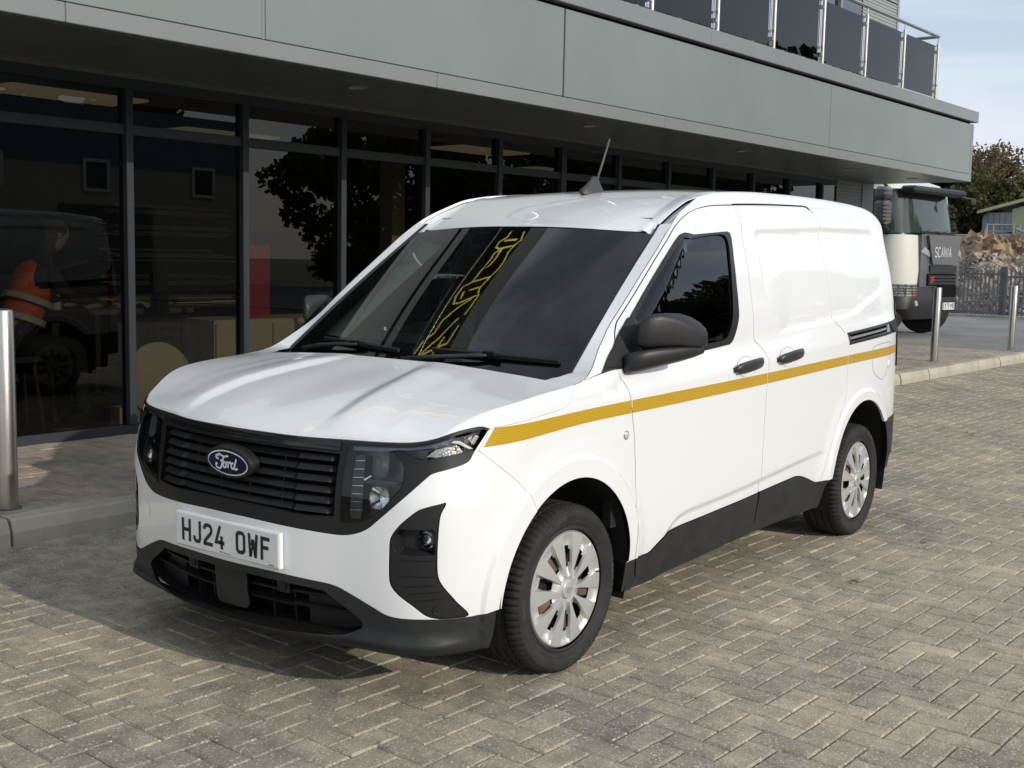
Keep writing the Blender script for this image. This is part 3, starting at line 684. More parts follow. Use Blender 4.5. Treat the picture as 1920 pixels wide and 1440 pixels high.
# --- outlines (u along the flank from the nose centre, v height)
DOORF=[(2.921,1.6745),(2.8061,1.667),(2.6908,1.6563),(2.5995,1.6433),(2.5178,1.6272),(2.4519,1.6074),(2.3889,1.5823),(2.3334,1.5544),(2.2555,1.5024),(2.1857,1.4534),(2.0758,1.373),(1.9552,1.2842),(1.8680,1.2190),(1.8310,1.1900),(1.7980,1.153),(1.7666,1.1122),(1.7520,1.0920),(1.7300,1.0590),(1.7075,1.0212),(1.7296,1.0020),(1.7515,0.9797),(1.7645,0.9577),(1.7690,0.939),(1.7735,0.9131),(1.7817,0.8734),(1.789,0.8367),(1.7990,0.7937),(1.8085,0.7244),(1.816,0.6547),(1.820,0.5182),(1.824,0.42),(1.8278,0.317)]
DOORR=[(2.9325,1.6752),(2.9400,1.6551),(2.943,1.6358),(2.9288,1.5998),(2.9126,1.5681),(2.8852,1.5053),(2.8640,1.4049),(2.8520,1.3089),(2.8455,1.1973),(2.8430,1.1367),(2.8435,1.0879),(2.8682,1.0700),(2.906,1.040),(2.9270,1.0117),(2.9310,0.9883),(2.9235,0.939),(2.918,0.8964),(2.912,0.8142),(2.907,0.7273),(2.9020,0.5917),(2.901,0.48),(2.901,.402)]
SLIDR=[(3.7537,1.6974),(3.8145,1.688),(3.8376,1.6711),(3.8450,1.6448),(3.8276,1.5995),(3.7889,1.541),(3.7620,1.4614),(3.7480,1.3826),(3.7420,1.2996),(3.7400,1.2250),(3.7440,1.150),(3.769,1.130),(3.8200,1.0992),(3.8480,1.0761),(3.8620,1.0528),(3.8640,1.0262),(3.8560,0.9743),(3.8560,0.9215),(3.8613,0.8439),(3.8640,0.7891),(3.8530,0.7552),(3.7841,0.6779),(3.7000,0.58),(3.6392,0.4624),(3.6120,0.3941),(3.6010,0.3560)]
CLADT=[(1.8278,0.317),(1.88,.3160),(1.9598,0.3153),(2.0085,0.3363),(2.0755,0.3633),(2.1491,0.3748),(2.4106,0.3855),(2.7699,0.3991),(3.0155,0.4117),(3.2132,0.4201),(3.31,0.4228),(3.3843,0.4106),(3.4648,0.3871),(3.5595,0.3580),(3.601,0.3565)]
SEAM=[(1.8278,0.317),(1.8380,.26),(1.8662,0.2388),(1.9241,0.2330),(2.1094,0.2500),(2.4528,0.2600),(2.8552,0.2630),(3.4168,0.2631),(3.5205,0.2616),(3.5780,0.279),(3.5960,0.3082),(3.601,0.3565)]
BOT=[(1.7608,0.3180),(1.7607,0.2050),(1.9239,0.1900),(2.0589,0.1930),(2.331,0.2006),(2.8338,0.218),(3.0866,0.222),(3.4397,0.2191),(3.6200,0.2228),(3.6400,0.2915),(3.6592,0.3560)]
def arc(cx,cz,R,a0,a1,n=60):
    return [(XF(0)+0+ (cx+R*math.cos(a)),cz+R*math.sin(a)) for a in np.linspace(a0,a1,n)]
U0=XF(0)
def arcu(cx,cz,R,x0,z0,x1,z1,n=70):
    a0=math.atan2(z0-cz,x0-cx);a1=math.atan2(z1-cz,x1-cx)
    return [(XF(cx+R*math.cos(a)),cz+R*math.sin(a)) for a in np.linspace(a0,a1,n)]
FAc=(0,.309,.374); RAc=(2.692,.326,.393)
WINDOW=[(2.3603,1.5271),(2.46,1.5335),(2.7597,1.5541),(2.7838,1.5470),(2.7842,1.53),(2.7459,1.4422),(2.7222,1.3292),(2.7130,1.2466),(2.7037,1.1904),(2.6807,1.1461),(2.6450,1.100),(2.62,1.0849),(2.6061,1.0801),(2.4435,1.0695),(1.8212,1.0343),(1.7075,1.0232),(1.612,1.0138),(1.7565,1.0993),(1.9050,1.2184),(2.0284,1.3128),(2.2834,1.4948),(2.3251,1.5173)]
GLASS=[(2.3440,1.5088),(2.7269,1.5354),(2.7412,1.5176),(2.7123,1.4418),(2.6923,1.3667),(2.6680,1.2505),(2.6529,1.1912),(2.6228,1.14),(2.5860,1.1065),(2.5486,1.0977),(2.4547,1.0926),(1.8989,1.0624),(1.8989,1.1980),(1.9592,1.2460),(2.12,1.366),(2.2761,1.4738)]
WT=[(-.0,.5580),(.0873,.5575),(.2418,.5530),(.3400,.5490),(.4314,.5460),(.4700,.5463),(.5022,.5497),(.5416,.561),(.5773,.5796),(.609,.6067),(.7741,.7527),(.7870,.7600),(.916,.7930),(.9359,.8188),(.9979,.8925)]
SKT=[(0,.3950),(.0873,.395),(.241,.3946),(.3951,.3874),(.4197,.3862),(.4613,.3800),(.4929,.3697),(.5945,.3294),(.6361,.312),(.6728,.3060),(.78,.3056),(.9195,.3040),(1.009,.3105)]
FOG=[(.8279,.6751),(.8300,.6690),(.814,.6384),(.807,.5907),(.8073,.445),(.819,.418),(.8669,.3608),(.9130,.3080),(.782,.3100),(.7276,.3459),(.6738,.3838),(.6539,.4082),(.6491,.4304),(.6490,.500),(.6513,.551),(.6571,.5665),(.6763,.5942),(.7137,.6299),(.7427,.6513),(.7717,.6617)]
LENSP=[(.4919,.8360),(.4825,.8133),(.4751,.7584),(.4725,.696),(.4739,.5895),(.500,.5900),(.5407,.5960),(.5675,.6061),(.6195,.6416),(.6771,.7050),(.6895,.731),(.6899,.7762),(.6812,.7933),(.6460,.8240),(.6687,.8264),(.6904,.8235),(.7212,.8098),(.7477,.8025),(.7793,.8034),(.85,.8130),(.9424,.8275),(.9700,.86),(.9870,.8865),(.9780,.8925),(.917,.8826),(.80,.8580),(.716,.8450),(.60,.8390)]
BEDGE=[(.0,.8420),(.3008,.8420),(.4739,.8450),(.60,.8480),(.716,.8540),(.80,.8670),(.9177,.8925),(.9700,.8995),(.9979,.8925)]
SHUT=[(.9979,.8925),(1.0257,.896),(1.12,.906),(1.22,.917),(1.3416,.9297),(1.3746,.9416),(1.3963,.9574),(1.4250,.9800),(1.4332,.9990)]
def neg(L): return [(-a,b) for a,b in L]
def sym(L): return L+neg(L)[::-1]
# --- bumper
fseam=[(.9979,.8925),(.9620,.838),(.9515,.8251),(1.03,.767),(1.1094,.7063),(1.15,.664)]
pA=(XF(-.225),.309+math.sqrt(.374**2-.225**2))
fseam.append((pA[0],pA[1]))
archB=arcu(*FAc,-.225,pA[1],-.3735,.3105,30)
half=cr(WT)+cr(fseam[:3])+cr(fseam[2:])+archB+cr(SKT)[::-1]
poly=half+neg(half)[::-1]
FOGc=cr(FOG+[FOG[0]])[:-1]
panel('front_bumper',poly,PAINT,van,holes=[FOGc,neg(FOGc)],mir=False,res=.024,gap=.0)
# --- surround
GO=[(0,.803),(.30,.803),(.455,.800),(.4490,.70),(.4490,.605),(.36,.5985),(.2,.6030),(0,.6070)]
go=cr(GO[:3])+cr(GO[2:5])+cr(GO[4:]); GOs=sym(go)
LENSc=clean(dens(LENSP))
half=cr(BEDGE)+cr(WT)[::-1]
BZ=mat('bezel_black',(.012,.012,.013),.48,bump=.12,bs=800,spec=.35)
panel('grille_surround',half+neg(half)[::-1],BZ,van,holes=[GOs,LENSc,neg(LENSc)],mir=False,res=.022,gap=.0012,off=-.003,thick=.03)
band=panel('grille_band',cr([(0,.836),(.30,.836),(.455,.836)])+cr([(.455,.812),(.3,.812),(0,.812)])+cr([(-.3,.812),(-.455,.812)])+cr([(-.455,.836),(-.3,.836)]),BLKG,van,mir=False,off=.003,thick=.008,gap=0,res=.02)
gr=tub('grille',GOs,DARK,van,depth=.055,taper=.004,mir=False)
zs=[.786,.7525,.719,.6855,.652,.6205]
for i,z in enumerate(zs):
    hw=.435
    us=np.concatenate([[-hw,-hw+.012],np.linspace(-.335,-.300,3),np.linspace(-.28,.28,25),np.linspace(.30,.335,3),[hw-.012,hw]])
    def lf(u): return -.016 if abs(u)<.30 else (-.004 if abs(u)<hw-.006 else -.018)
    def vf(u,z=z): return z
    sweep('grille_slat',us,[(-.0105,-.022),(-.0125,-.004),(-.010,.001),(.0085,-.012),(.0105,-.030)],BZ,gr,vf=vf,lift=lf)
for u in (-.225,-.075,.075,.225): sweep('grille_rib',[u-.0025,u+.0025],[(-.095,-.045),(-.095,-.028),(.09,-.028),(.09,-.045)],BZ,gr,vf=lambda q:.70)
q=MB()
for k in range(16):
    u=-.30+k*.04
    P,N=SN(wrap,np.array([(u,.806)])); P=P[0]-N[0]*.006; q.box((P[0]-.003,P[1]-.002,P[2]-.006),(P[0]+.003,P[1]+.002,P[2]+.006))
q.build('grille_clip',BZ,gr)
# --- badge
def oval(a,b,n=48): return [(a*math.cos(2*math.pi*i/n),b*math.sin(2*math.pi*i/n)) for i in range(n)]
PB=Vector((-.7615,0,.7290)); tilt=math.atan2(.03,.14)
MBG=Matrix.Translation(PB)@Matrix.Rotation(-tilt*.9,4,'Y')@Matrix(((0,0,-1,0),(-1,0,0,0),(0,1,0,0),(0,0,0,1)))  # local x-> -y , y-> z, z-> -x (outward)
def flat(name,V2,F,h,m,parent,MM,th=0):
    V=[MM@Vector((a,b,h)) for a,b in V2]; return mesh(name,[tuple(v) for v in V],F,m,parent)
b0=MB(); b0.lathe([(0,0)],4); b0=MB()
def dome(a,b,h0,h1,rings,m,name,parent,MM):
    V=[];F=[];n=56
    for k in range(rings+1):
        t=k/rings; s=math.cos(t*math.pi/2)**.5 if k<rings else 0; s=(1-t**2.6)**.5 if k<rings else 0
        hh=h0+(h1-h0)*t
        V+=[MM@Vector((x*(1-(1-s)),y*s,hh)) for x,y in oval(a,b,n)] if k<rings else [MM@Vector((0,0,h1))]
    for k in range(rings-1):
        for i in range(n): F.append((k*n+i,k*n+(i+1)%n,(k+1)*n+(i+1)%n,(k+1)*n+i))
    for i in range(n): F.append(((rings-1)*n+i,(rings-1)*n+(i+1)%n,rings*n))
    return mesh(name,[tuple(v) for v in V],F,m,parent,smooth=True)
badge=mesh('badge',[tuple(MBG@Vector((x*s,y*s,h))) for s,h in ((1.0,-.03),(1.0,-.002),(.955,.006)) for x,y in oval(.118,.056)]+[tuple(MBG@Vector((0,0,.006)))],
     [(k*48+i,k*48+(i+1)%48,(k+1)*48+(i+1)%48,(k+1)*48+i) for k in range(2) for i in range(48)]+[(96+i,96+(i+1)%48,144) for i in range(48)],BZ,van)
NAVY=mat('badge_navy',(.006,.009,.048),.35,spec=.15); SILV=mat('badge_silver',(.88,.89,.92),.3)
def ell(name,a,b,h,m): return mesh(name,[tuple(MBG@Vector((x,y,h))) for x,y in oval(a,b)],[tuple(range(48))],m,badge)
ell('badge_rim',.1010,.0440,.0075,SILV); ell('badge_field',.0960,.0392,.0090,NAVY)
def crs(L): return cr([tuple(p) for p in L],.004)
FORD=[crs([(-.024,.0165),(-.0315,.0185),(-.036,.0135),(-.033,.009),(-.028,.010)]),crs([(-.033,.0175),(-.022,.0215),(-.010,.0170),(.004,.0190),(.008,.0205)]),
      crs([(-.008,.0172),(-.014,.006),(-.020,-.006),(-.026,-.0150),(-.033,-.0165),(-.0405,-.0120),(-.0395,-.0050),(-.0345,-.0040)]),crs([(-.0235,.0035),(-.016,.0065),(-.010,.0065)]),
      crs([(-.0095,.003),(-.0145,-.003),(-.0150,-.0100),(-.0105,-.0120),(-.0050,-.0070),(-.0050,.0000),(-.0095,.003)]),crs([(-.0055,.0000),(.0005,.0025),(.0040,.0035)]),
      crs([(.0040,.0040),(.0020,-.005),(.0000,-.0120)]),crs([(.0020,-.004),(.0065,.0020),(.0115,.0040),(.0130,.0010)]),
      crs([(.0225,.0030),(.0165,.0015),(.0125,-.0060),(.0145,-.0120),(.0190,-.0115),(.0235,-.0050)]),crs([(.0345,.0150),(.0300,.0060),(.0245,-.0060),(.0245,-.0120),(.0290,-.0125),(.0340,-.0085)])]
Vr,Fr=ribbon([[(x*1.46,y*1.36-.001) for x,y in s] for s in FORD],.0068); flat('badge_script',Vr,Fr,.0100,SILV,badge,MBG)
# --- plate
PT=math.radians(.6)
MPL=Matrix.Translation((-.7805,0,.4715))@Matrix.Rotation(-math.radians(1.0),4,'Y')@Matrix(((0,0,-1,0),(-1,0,0,0),(0,1,0,0),(0,0,0,1)))
pl=MB(); pl.box((-.2630,-.0605,-.020),(.2655,.0600,-.002),MPL,.003); plinth=pl.build('plate_plinth',PAINT,van)
PLM=mat('plate_white',(.80,.81,.81),.35,coat=.6,coatr=.1); PBK=mat('plate_black',(.012,.012,.012),.4)
pm=MB(); pm.box((-.26,-.0555,-.002),(.26,.0555,.000),MPL,.0015); plate=pm.build('number_plate',PLM,van)
def rect(w,h,r=.006): return None
GL={'H':[[(0,0),(0,79)],[(36,0),(36,79)],[(0,40),(36,40)]],
'J':[[(30,79),(30,18),(27,10),(20,7),(12,7),(4,10),(0,18),(0,25)]],
'2':[[(0,56),(0,62),(4,69),(12,72),(24,72),(32,69),(36,62),(36,52),(32,44),(4,18),(0,10),(0,7),(43,7)]],
'4':[[(43,22),(0,22),(22,79)],[(29,45),(29,0)]],
'O':[[(8,7),(28,7),(36,15),(36,64),(28,72),(8,72),(0,64),(0,15)]],
'W':[[(0,79),(7,0)],[(7,3),(19,60)],[(19,60),(31,3)],[(31,0),(38,79)]],
'F':[[(0,0),(0,72),(38,72)],[(0,42),(32,42)]]}
wd_={'H':36,'J':30,'2':36,'4':43,'O':36,'W':38,'F':38}
x=-.223
for ch in 'HJ24 OWF':
    if ch==' ': x+=.040; continue
    st=[[(x+a*.001,(b-39.5)*.001) for a,b in s] for s in GL[ch]]
    Vr,Fr=ribbon(st,.0128,closed=(0,) if ch=='O' else ()); flat('plate_letter',Vr,Fr,.0012,PBK,plate,MPL)
    x+=wd_[ch]*.001+.0245
Vr,Fr=ribbon([[(-.028,-.0485),(-.013,-.0485)],[(-.008,-.0495),(.006,-.0495)],[(.010,-.0495),(.016,-.0495)],[(.020,-.0495),(.026,-.0495)],[(.215,-.0505),(.238,-.0505)]],.0028); flat('plate_small_print',Vr,Fr,.0012,PBK,plate,MPL)
Vr,Fr=ribbon([[(-.246,-.040),(-.246,-.040001)]],.001)
MB().lathe([(0,.001),(.0028,.0008),(.003,0)],10,MPL@Matrix.Translation((-.128,0,.0005))).lathe([(0,.001),(.0028,.0008),(.003,0)],10,MPL@Matrix.Translation((.131,-.004,.0005))).build('plate_screw',mat('screw_cap',(.35,.35,.35),.4),plate)
mesh('tow_cap',[tuple(p) for p in SN(wrap,np.array([(-.565+.030*math.cos(a),.475+.030*math.sin(a)) for a in np.linspace(0,2*math.pi,25)[:-1]]))[0]+SN(wrap,np.array([(-.565+.030*math.cos(a),.475+.030*math.sin(a)) for a in np.linspace(0,2*math.pi,25)[:-1]]))[1]*.0012],[tuple(range(24))],PAINT,van)
# --- fog pockets
FGM=mat('fog_plastic',(.014,.014,.015),.42,bump=.12,bs=800,spec=.4)
f1=panel('fog_panel',FOGc,FGM,van,off=-.006,thick=.012,gap=.0018,holes=[[(.680,.588),(.790,.588),(.797,.580),(.797,.512),(.790,.506),(.680,.506),(.664,.52),(.664,.57)]],res=.02)
for sg,fo in ((1,f1[0]),(-1,f1[1])):
    S=(lambda a,b:wrap(a,b)) if sg>0 else (lambda a,b:wrap(-a,b))
    hole=[(.680,.588),(.790,.588),(.797,.580),(.797,.512),(.790,.506),(.680,.506),(.664,.52),(.664,.57)]
    if sg<0: S2=lambda a,b:wrap(a,b); hole=neg(hole)
    else: S2=wrap
    tub('fog_recess',hole,FGM,fo,S=S2,depth=.045,taper=.012,mir=False,off=-.006)
    P,N=SN(wrap,np.array([(sg*.772,.552)])); P=P[0];N=N[0]; D=Vector((-1,-.25*sg,0)).normalized(); MM=Matrix.Translation(Vector(P)-Vector(N)*.030)@D.to_track_quat('Z','Y').to_matrix().to_4x4()
    fl=MB().lathe([(.034,-.03),(.034,.0),(.030,.002),(.028,-.004)],24,MM).build('fog_light_housing',BLKG,fo,angle=40)
    MB().lathe([(.028,-.004),(.02,.001),(.0,.004)],24,MM).build('fog_light_lens',thin_glass('lamp_glass',(.93,.95,.95),1.5),fl,smooth=True)
    MB().lathe([(.027,-.006),(.018,-.018),(0,-.022)],20,MM).build('fog_light_reflector',CHR,fl,smooth=True)
    q=MB()
    for (a,b,c,d) in [(.697,.4048,.797,.413),(.7163,.3834,.814,.3916),(.7332,.3613,.8314,.3699)]:
        us=np.linspace(a,c,8); V=[]
        for k,u in enumerate(us):
            v=b+(d-b)*k/7; th=.0035*math.sin(math.pi*(k+.3)/7.6)
            for dv,o_ in ((-th,-.004),(th,-.004),(th*.4,.001),(-th*.4,.001)):
                pp,nn=SN(wrap,np.array([(sg*u,v+dv)])); V.append(pp[0]+nn[0]*(o_-.004))
        q.add([tuple(v) for v in V],[(4*k+i,4*k+(i+1)%4,4*k+4+(i+1)%4,4*k+4+i) for k in range(7) for i in range(4)])
    for v in (.490,.440):
        us=np.linspace(.682,.794,6); V=[]
        for u in us:
            for dv,o_ in ((-.0012,0),(.0012,0),(.0012,.0015),(-.0012,.0015)):
                pp,nn=SN(wrap,np.array([(sg*u,v+dv)])); V.append(pp[0]+nn[0]*(o_-.0055))
        q.add([tuple(v) for v in V],[(4*k+i,4*k+(i+1)%4,4*k+4+(i+1)%4,4*k+4+i) for k in range(5) for i in range(4)])
    q.build('fog_panel_rib',BLKG,fo)
    P,N=SN(wrap,np.array([(sg*.808,.331)])); MM=Matrix.Translation(Vector(P[0]-N[0]*.006))@Vector(N[0]).to_track_quat('Z','Y').to_matrix().to_4x4()
    MB().lathe([(.017,0),(.0165,.003),(.013,.0035),(.011,.0015),(0,.002)],24,MM).build('parking_sensor',FGM,fo,angle=30)
# --- headlights
LAMPG=thin_glass('lamp_glass',(.93,.95,.95),1.5); HB=mat('lamp_black',(.015,.015,.016),.25); HG=mat('lamp_grey',(.05,.05,.053),.35,metal=.3); AMB=mat('amber_lens',(.75,.16,.02),.2,coat=1)
REFL=mat('lamp_reflector',(.80,.80,.80),.16,metal=1,var=.25,vs=40,bump=.5,bs=60)
hl=panel('headlight',LENSc,LAMPG,van,off=.0005,gap=.0015,thick=.006,res=.02)
for sg,ho in ((1,hl[0]),(-1,hl[1])):
    f=(lambda L:L) if sg>0 else neg
    tub('lamp_housing',f(LENSP),HB,ho,depth=.058,taper=.010,off=-.004,mir=False)
    def plate3(name,poly,o0,o1,m,res=.02): 
        return panel(name,f(poly),m,ho,off=o0,thick=o1,gap=0,mir=False,res=res)
    # moulded light guide strip
    plate3('light_guide',[(.497,.80),(.530,.803),(.5335,.70),(.5345,.632),(.531,.603),(.495,.600),(.490,.63),(.491,.70)],-.030,.02,HG)
    q=MB()
    for k in range(7):
        v=.628+k*.026; V=[]
        for (u,dv) in ((.493,-.0012),(.532,.0022),(.532,.0034),(.493,0)):
            pp,nn=SN(wrap,np.array([(sg*u,v+dv)])); V.append(pp[0]-nn[0]*.0285)
        q.add([tuple(v) for v in V],[(0,1,2,3)])
    q.build('guide_line',REFL,ho)
    for cu,cv,ru,rv,dd,nm in ((.598,.783,.030,.042,.048,'upper_reflector'),(.603,.676,.036,.036,.048,'lower_reflector')):
        V=[];F=[];nr=7;n=28
        for k in range(nr+1):
            t=k/nr
            for i in range(n):
                a=2*math.pi*i/n; e=.62; xx=abs(math.cos(a))**e*math.copysign(1,math.cos(a)); yy=abs(math.sin(a))**e*math.copysign(1,math.sin(a))
                pp,nn=SN(wrap,np.array([(sg*(cu+ru*xx*(1-t*.999)),cv+rv*yy*(1-t*.999))])); V.append(pp[0]-nn[0]*(.016+dd*(1-(1-t)**2)*.75))
        F=[(k*n+i,k*n+(i+1)%n,(k+1)*n+(i+1)%n,(k+1)*n+i) for k in range(nr) for i in range(n)]
        m_=REFL if nm[0]=='l' else mat('lamp_lens_grey',(.20,.22,.23),.08,coat=1)
        mesh(nm,V,F,m_,ho,smooth=True)
        if nm[0]=='u':
            pass
    plate3('lamp_shelf',[(.545,.728),(.60,.733),(.675,.733),(.66,.722),(.56,.719)],-.010,.04,HB)
    plate3('shelf_edge',[(.545,.7300),(.57,.745),(.572,.742),(.55,.7270)],-.009,.003,REFL)
    plate3('lamp_top_bar',[(.495,.828),(.60,.8315),(.716,.8380),(.85,.8600),(.955,.8790),(.93,.853),(.90,.848),(.80,.838),(.70,.8290),(.60,.820),(.495,.816)],-.012,.02,mat('lamp_bar',(.05,.055,.075),.2,coat=1))
    plate3('indicator',[(.765,.812),(.80,.8105),(.875,.8190),(.905,.824),(.890,.842),(.868,.847),(.800,.8330)],-.022,.01,mat('lamp_clear',(.42,.43,.42),.22,metal=.6,var=.35,vs=90,bump=.6,bs=120))
    plate3('indicator_bulb',[(.878,.831),(.886,.832),(.884,.840),(.878,.839)],-.018,.01,AMB)
    plate3('daytime_strip',[(.86,.8535),(.885,.8500),(.925,.832),(.938,.832),(.892,.8570),(.87,.8580)],-.010,.006,mat('lamp_white',(.75,.76,.76),.25,coat=1))
    plate3('tip_reflector',[(.905,.868),(.947,.872),(.962,.868),(.945,.845),(.936,.846),(.928,.860)],-.012,.006,REFL)
# --- lower skirt with the intake
INT=[(0,.3700),(.20,.3690),(.3444,.3651),(.4141,.3612),(.431,.3502),(.5152,.3025),(.5487,.2809),(.5567,.2688),(.5471,.2517),(.516,.236),(.4804,.2265),(.334,.216),(.1594,.208),(0,.205)]
INTs=sym(cr(INT[:4])+cr(INT[3:9])+cr(INT[8:]))
SKB=[(0,.140),(.20,.142),(.3573,.150),(.588,.1700),(.70,.178),(.80,.182),(.9445,.1860),(.9937,.1890)]
half=cr(SKT)+[(1.009,.3105),(1.0105,.29),(1.005,.224)]+cr(SKB)[::-1]
SKM=mat('skirt_plastic',(.021,.022,.0225),.52,var=.3,vs=10,bump=.25,bs=400,spec=.32)
def wskirt(a,b):
    P=wrap(a,b); aa=np.abs(np.asarray(a,float)); bb=np.asarray(b,float)
    k=sst(.245,.205,bb) if False else (1-sst(.170,.235,bb)); 
    d=.022*np.exp(-((bb-.215)/.022)**2)*(1-sst(.75,.98,aa))-.040*(1-sst(.14,.205,bb))*(1-sst(.85,1.0,aa))
    e=SN(wrap,np.stack(np.broadcast_arrays(np.asarray(a,float),bb),-1))[1]; return P+e*d[...,None]
sk=panel('front_skirt',half+neg(half)[::-1],SKM,van,S=wskirt,holes=[INTs],mir=False,res=.022,gap=.0014,thick=.02,off=.003)
it=tub('lower_intake',INTs,DARK,van,depth=.10,taper=.006,mir=False,off=0)
def wf_(u): return 1
for z,hw in ((.327,.445),(.283,.520)):
    us=np.linspace(-hw,hw,41); sweep('intake_slat',us,[(-.005,-.07),(-.0065,-.022),(.0035,-.018),(.005,-.07)],BZ,it,vf=lambda u,z=z:z+.010*(abs(u)>.28)-.0*abs(u),lift=lambda u:-.0 if abs(u)>.28 else -.010)
for sg in (-1,1):
    for v0,v1,ua,ub in ((.332,.362,.33,.425),(.290,.322,.33,.49),(.222,.278,.33,.54)):
        panel('intake_blank',[(sg*ua,v0),(sg*ub,v0),(sg*(ub-.03*(v1>.3)),v1),(sg*ua,v1)],BZ,it,off=-.040,thick=.01,gap=.0,mir=False,res=.05)
    for u in (.16,.26): sweep('intake_rib',[sg*u-.003,sg*u+.003],[(-.075,-.08),(-.075,-.05),(.078,-.05),(.078,-.08)],BZ,it,vf=lambda q:.288)
    P,N=SN(wrap,np.array([(sg*.235,.342)])); MM=Matrix.Translation(Vector(P[0]-N[0]*.022))@Vector(N[0]).to_track_quat('Z','Y').to_matrix().to_4x4()
    ps=MB(); ps.box((-.028,-.022,-.03),(.028,.022,0),MM,.002); ps.lathe([(.016,0),(.0155,.003),(.012,.0035),(.010,.0015),(0,.002)],24,MM); ps.build('sensor_block',BZ,it)
panel('radar_cover',[(-.075,.235),(.062,.235),(.075,.25),(.078,.362),(-.088,.362),(-.088,.25)],SKM,van,off=-.012,thick=.01,gap=0,mir=False,res=.03)
# --- bonnet: side/nose part on the wrap surface joined with the top
def ztu(u): return float(ZT(CS(np.array([abs(u)]))[0,0]))
side=cr(BEDGE)+cr(SHUT); side=clean(side)
topc=[(u,ztu(u)) for u in np.linspace(1.4332,0,90)]
half=side+topc[1:-1]
def BN(name):
    a=panel(name,side+[(u,ztu(u)) for u in np.linspace(1.4332,-1.4332,180)][1:-1]+neg(side)[::-1],PAINT,van,S=lambda u,v:wrap(u,v,False),mir=False,gap=0,res=.022,rim=True,e=.0010,dark=False)
    return a
a=BN('bonnet')
t0=wrap(1.4332,ztu(1.4332),False)
XE=float(t0[0]); 
front=[(float(p[0]),float(p[1])) for p in wrap(np.linspace(1.4332,0,100),np.array([ztu(u) for u in np.linspace(1.4332,0,100)]),False)]
rear=[(XE+(.018-XE)*(1-(abs(y)/.80)**2.2) if abs(y)<.80 else XE,y) for y in np.linspace(.80,-.80,60)]
poly=front+[(x,-y) for x,y in front[::-1]][1:]+rear[:]
poly=[q for q in poly]
bt=panel('bonnet_top',poly,PAINT,van,S=bon,mir=False,gap=0,res=.022,e=.0010,thick=.02,dark=False)
# join the two meshes into one part
def join(a,b,name):
    Va,Fa,Na,m=NRM[a.name];Vb,Fb,Nb,_=NRM[b.name]; p=a.parent; n=len(Va)
    for o in (a,b): bpy.data.objects.remove(o)
    return smesh(name,np.concatenate([Va,Vb]),list(Fa)+[tuple(i+n for i in f) for f in Fb],np.concatenate([Na,Nb]),m,p)
bonnet=join(a,bt,'bonnet')
# --- wings
PIL0=(1.50,float(ZT(XF(0)*0+.0909)))
topw=[(u,ztu(u)) for u in np.linspace(1.4332,1.505,6)]
wing=cr(SHUT)+topw[1:]+[(1.56,1.0085),(1.6097,1.0150),(1.66,1.0205),(1.705,1.0262)]+cr(DOORF[18:])[1:]+[(1.7608,.3180)]
z0=.318; x0_=1.7608-U0
wing+=arcu(*FAc,.351,.318,-.225,pA[1],80)+cr(fseam[2:])[::-1]+cr(fseam[:3])[::-1]
w1,w2=panel('front_wing',wing,PAINT,van,res=.024)
# --- body side: pillar, cant rail, rear quarter as one pressing
T_=[(u,ztu(u)) for u in np.linspace(1.505,XF(3.40),150)]
ur=T_[-1][0]
rearE=[(ur,ztu(ur)),(4.905,1.62),(4.86,1.50),(4.80,1.30),(4.755,1.215),(4.715,1.19),(4.700,1.10),(4.690,.90),(4.690,.583)]
bs=T_+cr(rearE)[1:]+[(4.55,.579),(XF(2.692+math.sqrt(.393**2-(.5746-.326)**2)),.5746)]
bs+=arcu(*RAc,2.692+math.sqrt(.393**2-(.5746-.326)**2),.5746,2.692-math.sqrt(.393**2-.03**2),.3560,80)+[(3.601,.3560)]
bs+=cr(SLIDR[1:])[::-1]+cr([(3.8145,1.688),(3.775,1.7005),(3.72,1.7040),(3.6871,1.7035),(3.3693,1.6960),(3.0732,1.6850),(2.9325,1.6775),(2.921,1.6765)])[1:]+cr(DOORF[:19])[1:]+[(1.66,1.0205),(1.6097,1.0150),(1.56,1.0085)]
RH=[(3.890,1.070),(4.495,1.102),(4.482,1.062),(3.893,1.030)]
b1_,b2_=panel('body_side',bs,PAINT,van,gap=.0020,res=.024,holes=[RH],dark=False)
# --- front door
fd=cr(DOORR)+cr(CLADT[:10])[::-1][0:0]
def cut(L,u1): return [q for q in L if q[0]<=u1]
cl=cr(CLADT)
fd=cr(DOORR)+[q for q in cl if q[0]<2.90][::-1]+cr(DOORF)[::-1]
GLc=clean(cr(GLASS[:4])+cr(GLASS[3:12])+GLASS[12:13]+cr(GLASS[12:]))
d1,d2=panel('front_door',fd,PAINT,van,holes=[GLc],res=.024)
sd=cr([(2.9325,1.6752),(3.0732,1.6826),(3.3693,1.6936),(3.6871,1.7012),(3.72,1.7018),(3.77,1.698),(3.8085,1.6865)])+cr(SLIDR[2:])[0:]+[q for q in cl if q[0]>2.905][::-1]+cr(DOORR)[::-1][1:]
s1,s2=panel('sliding_door',sd,PAINT,van,res=.022)
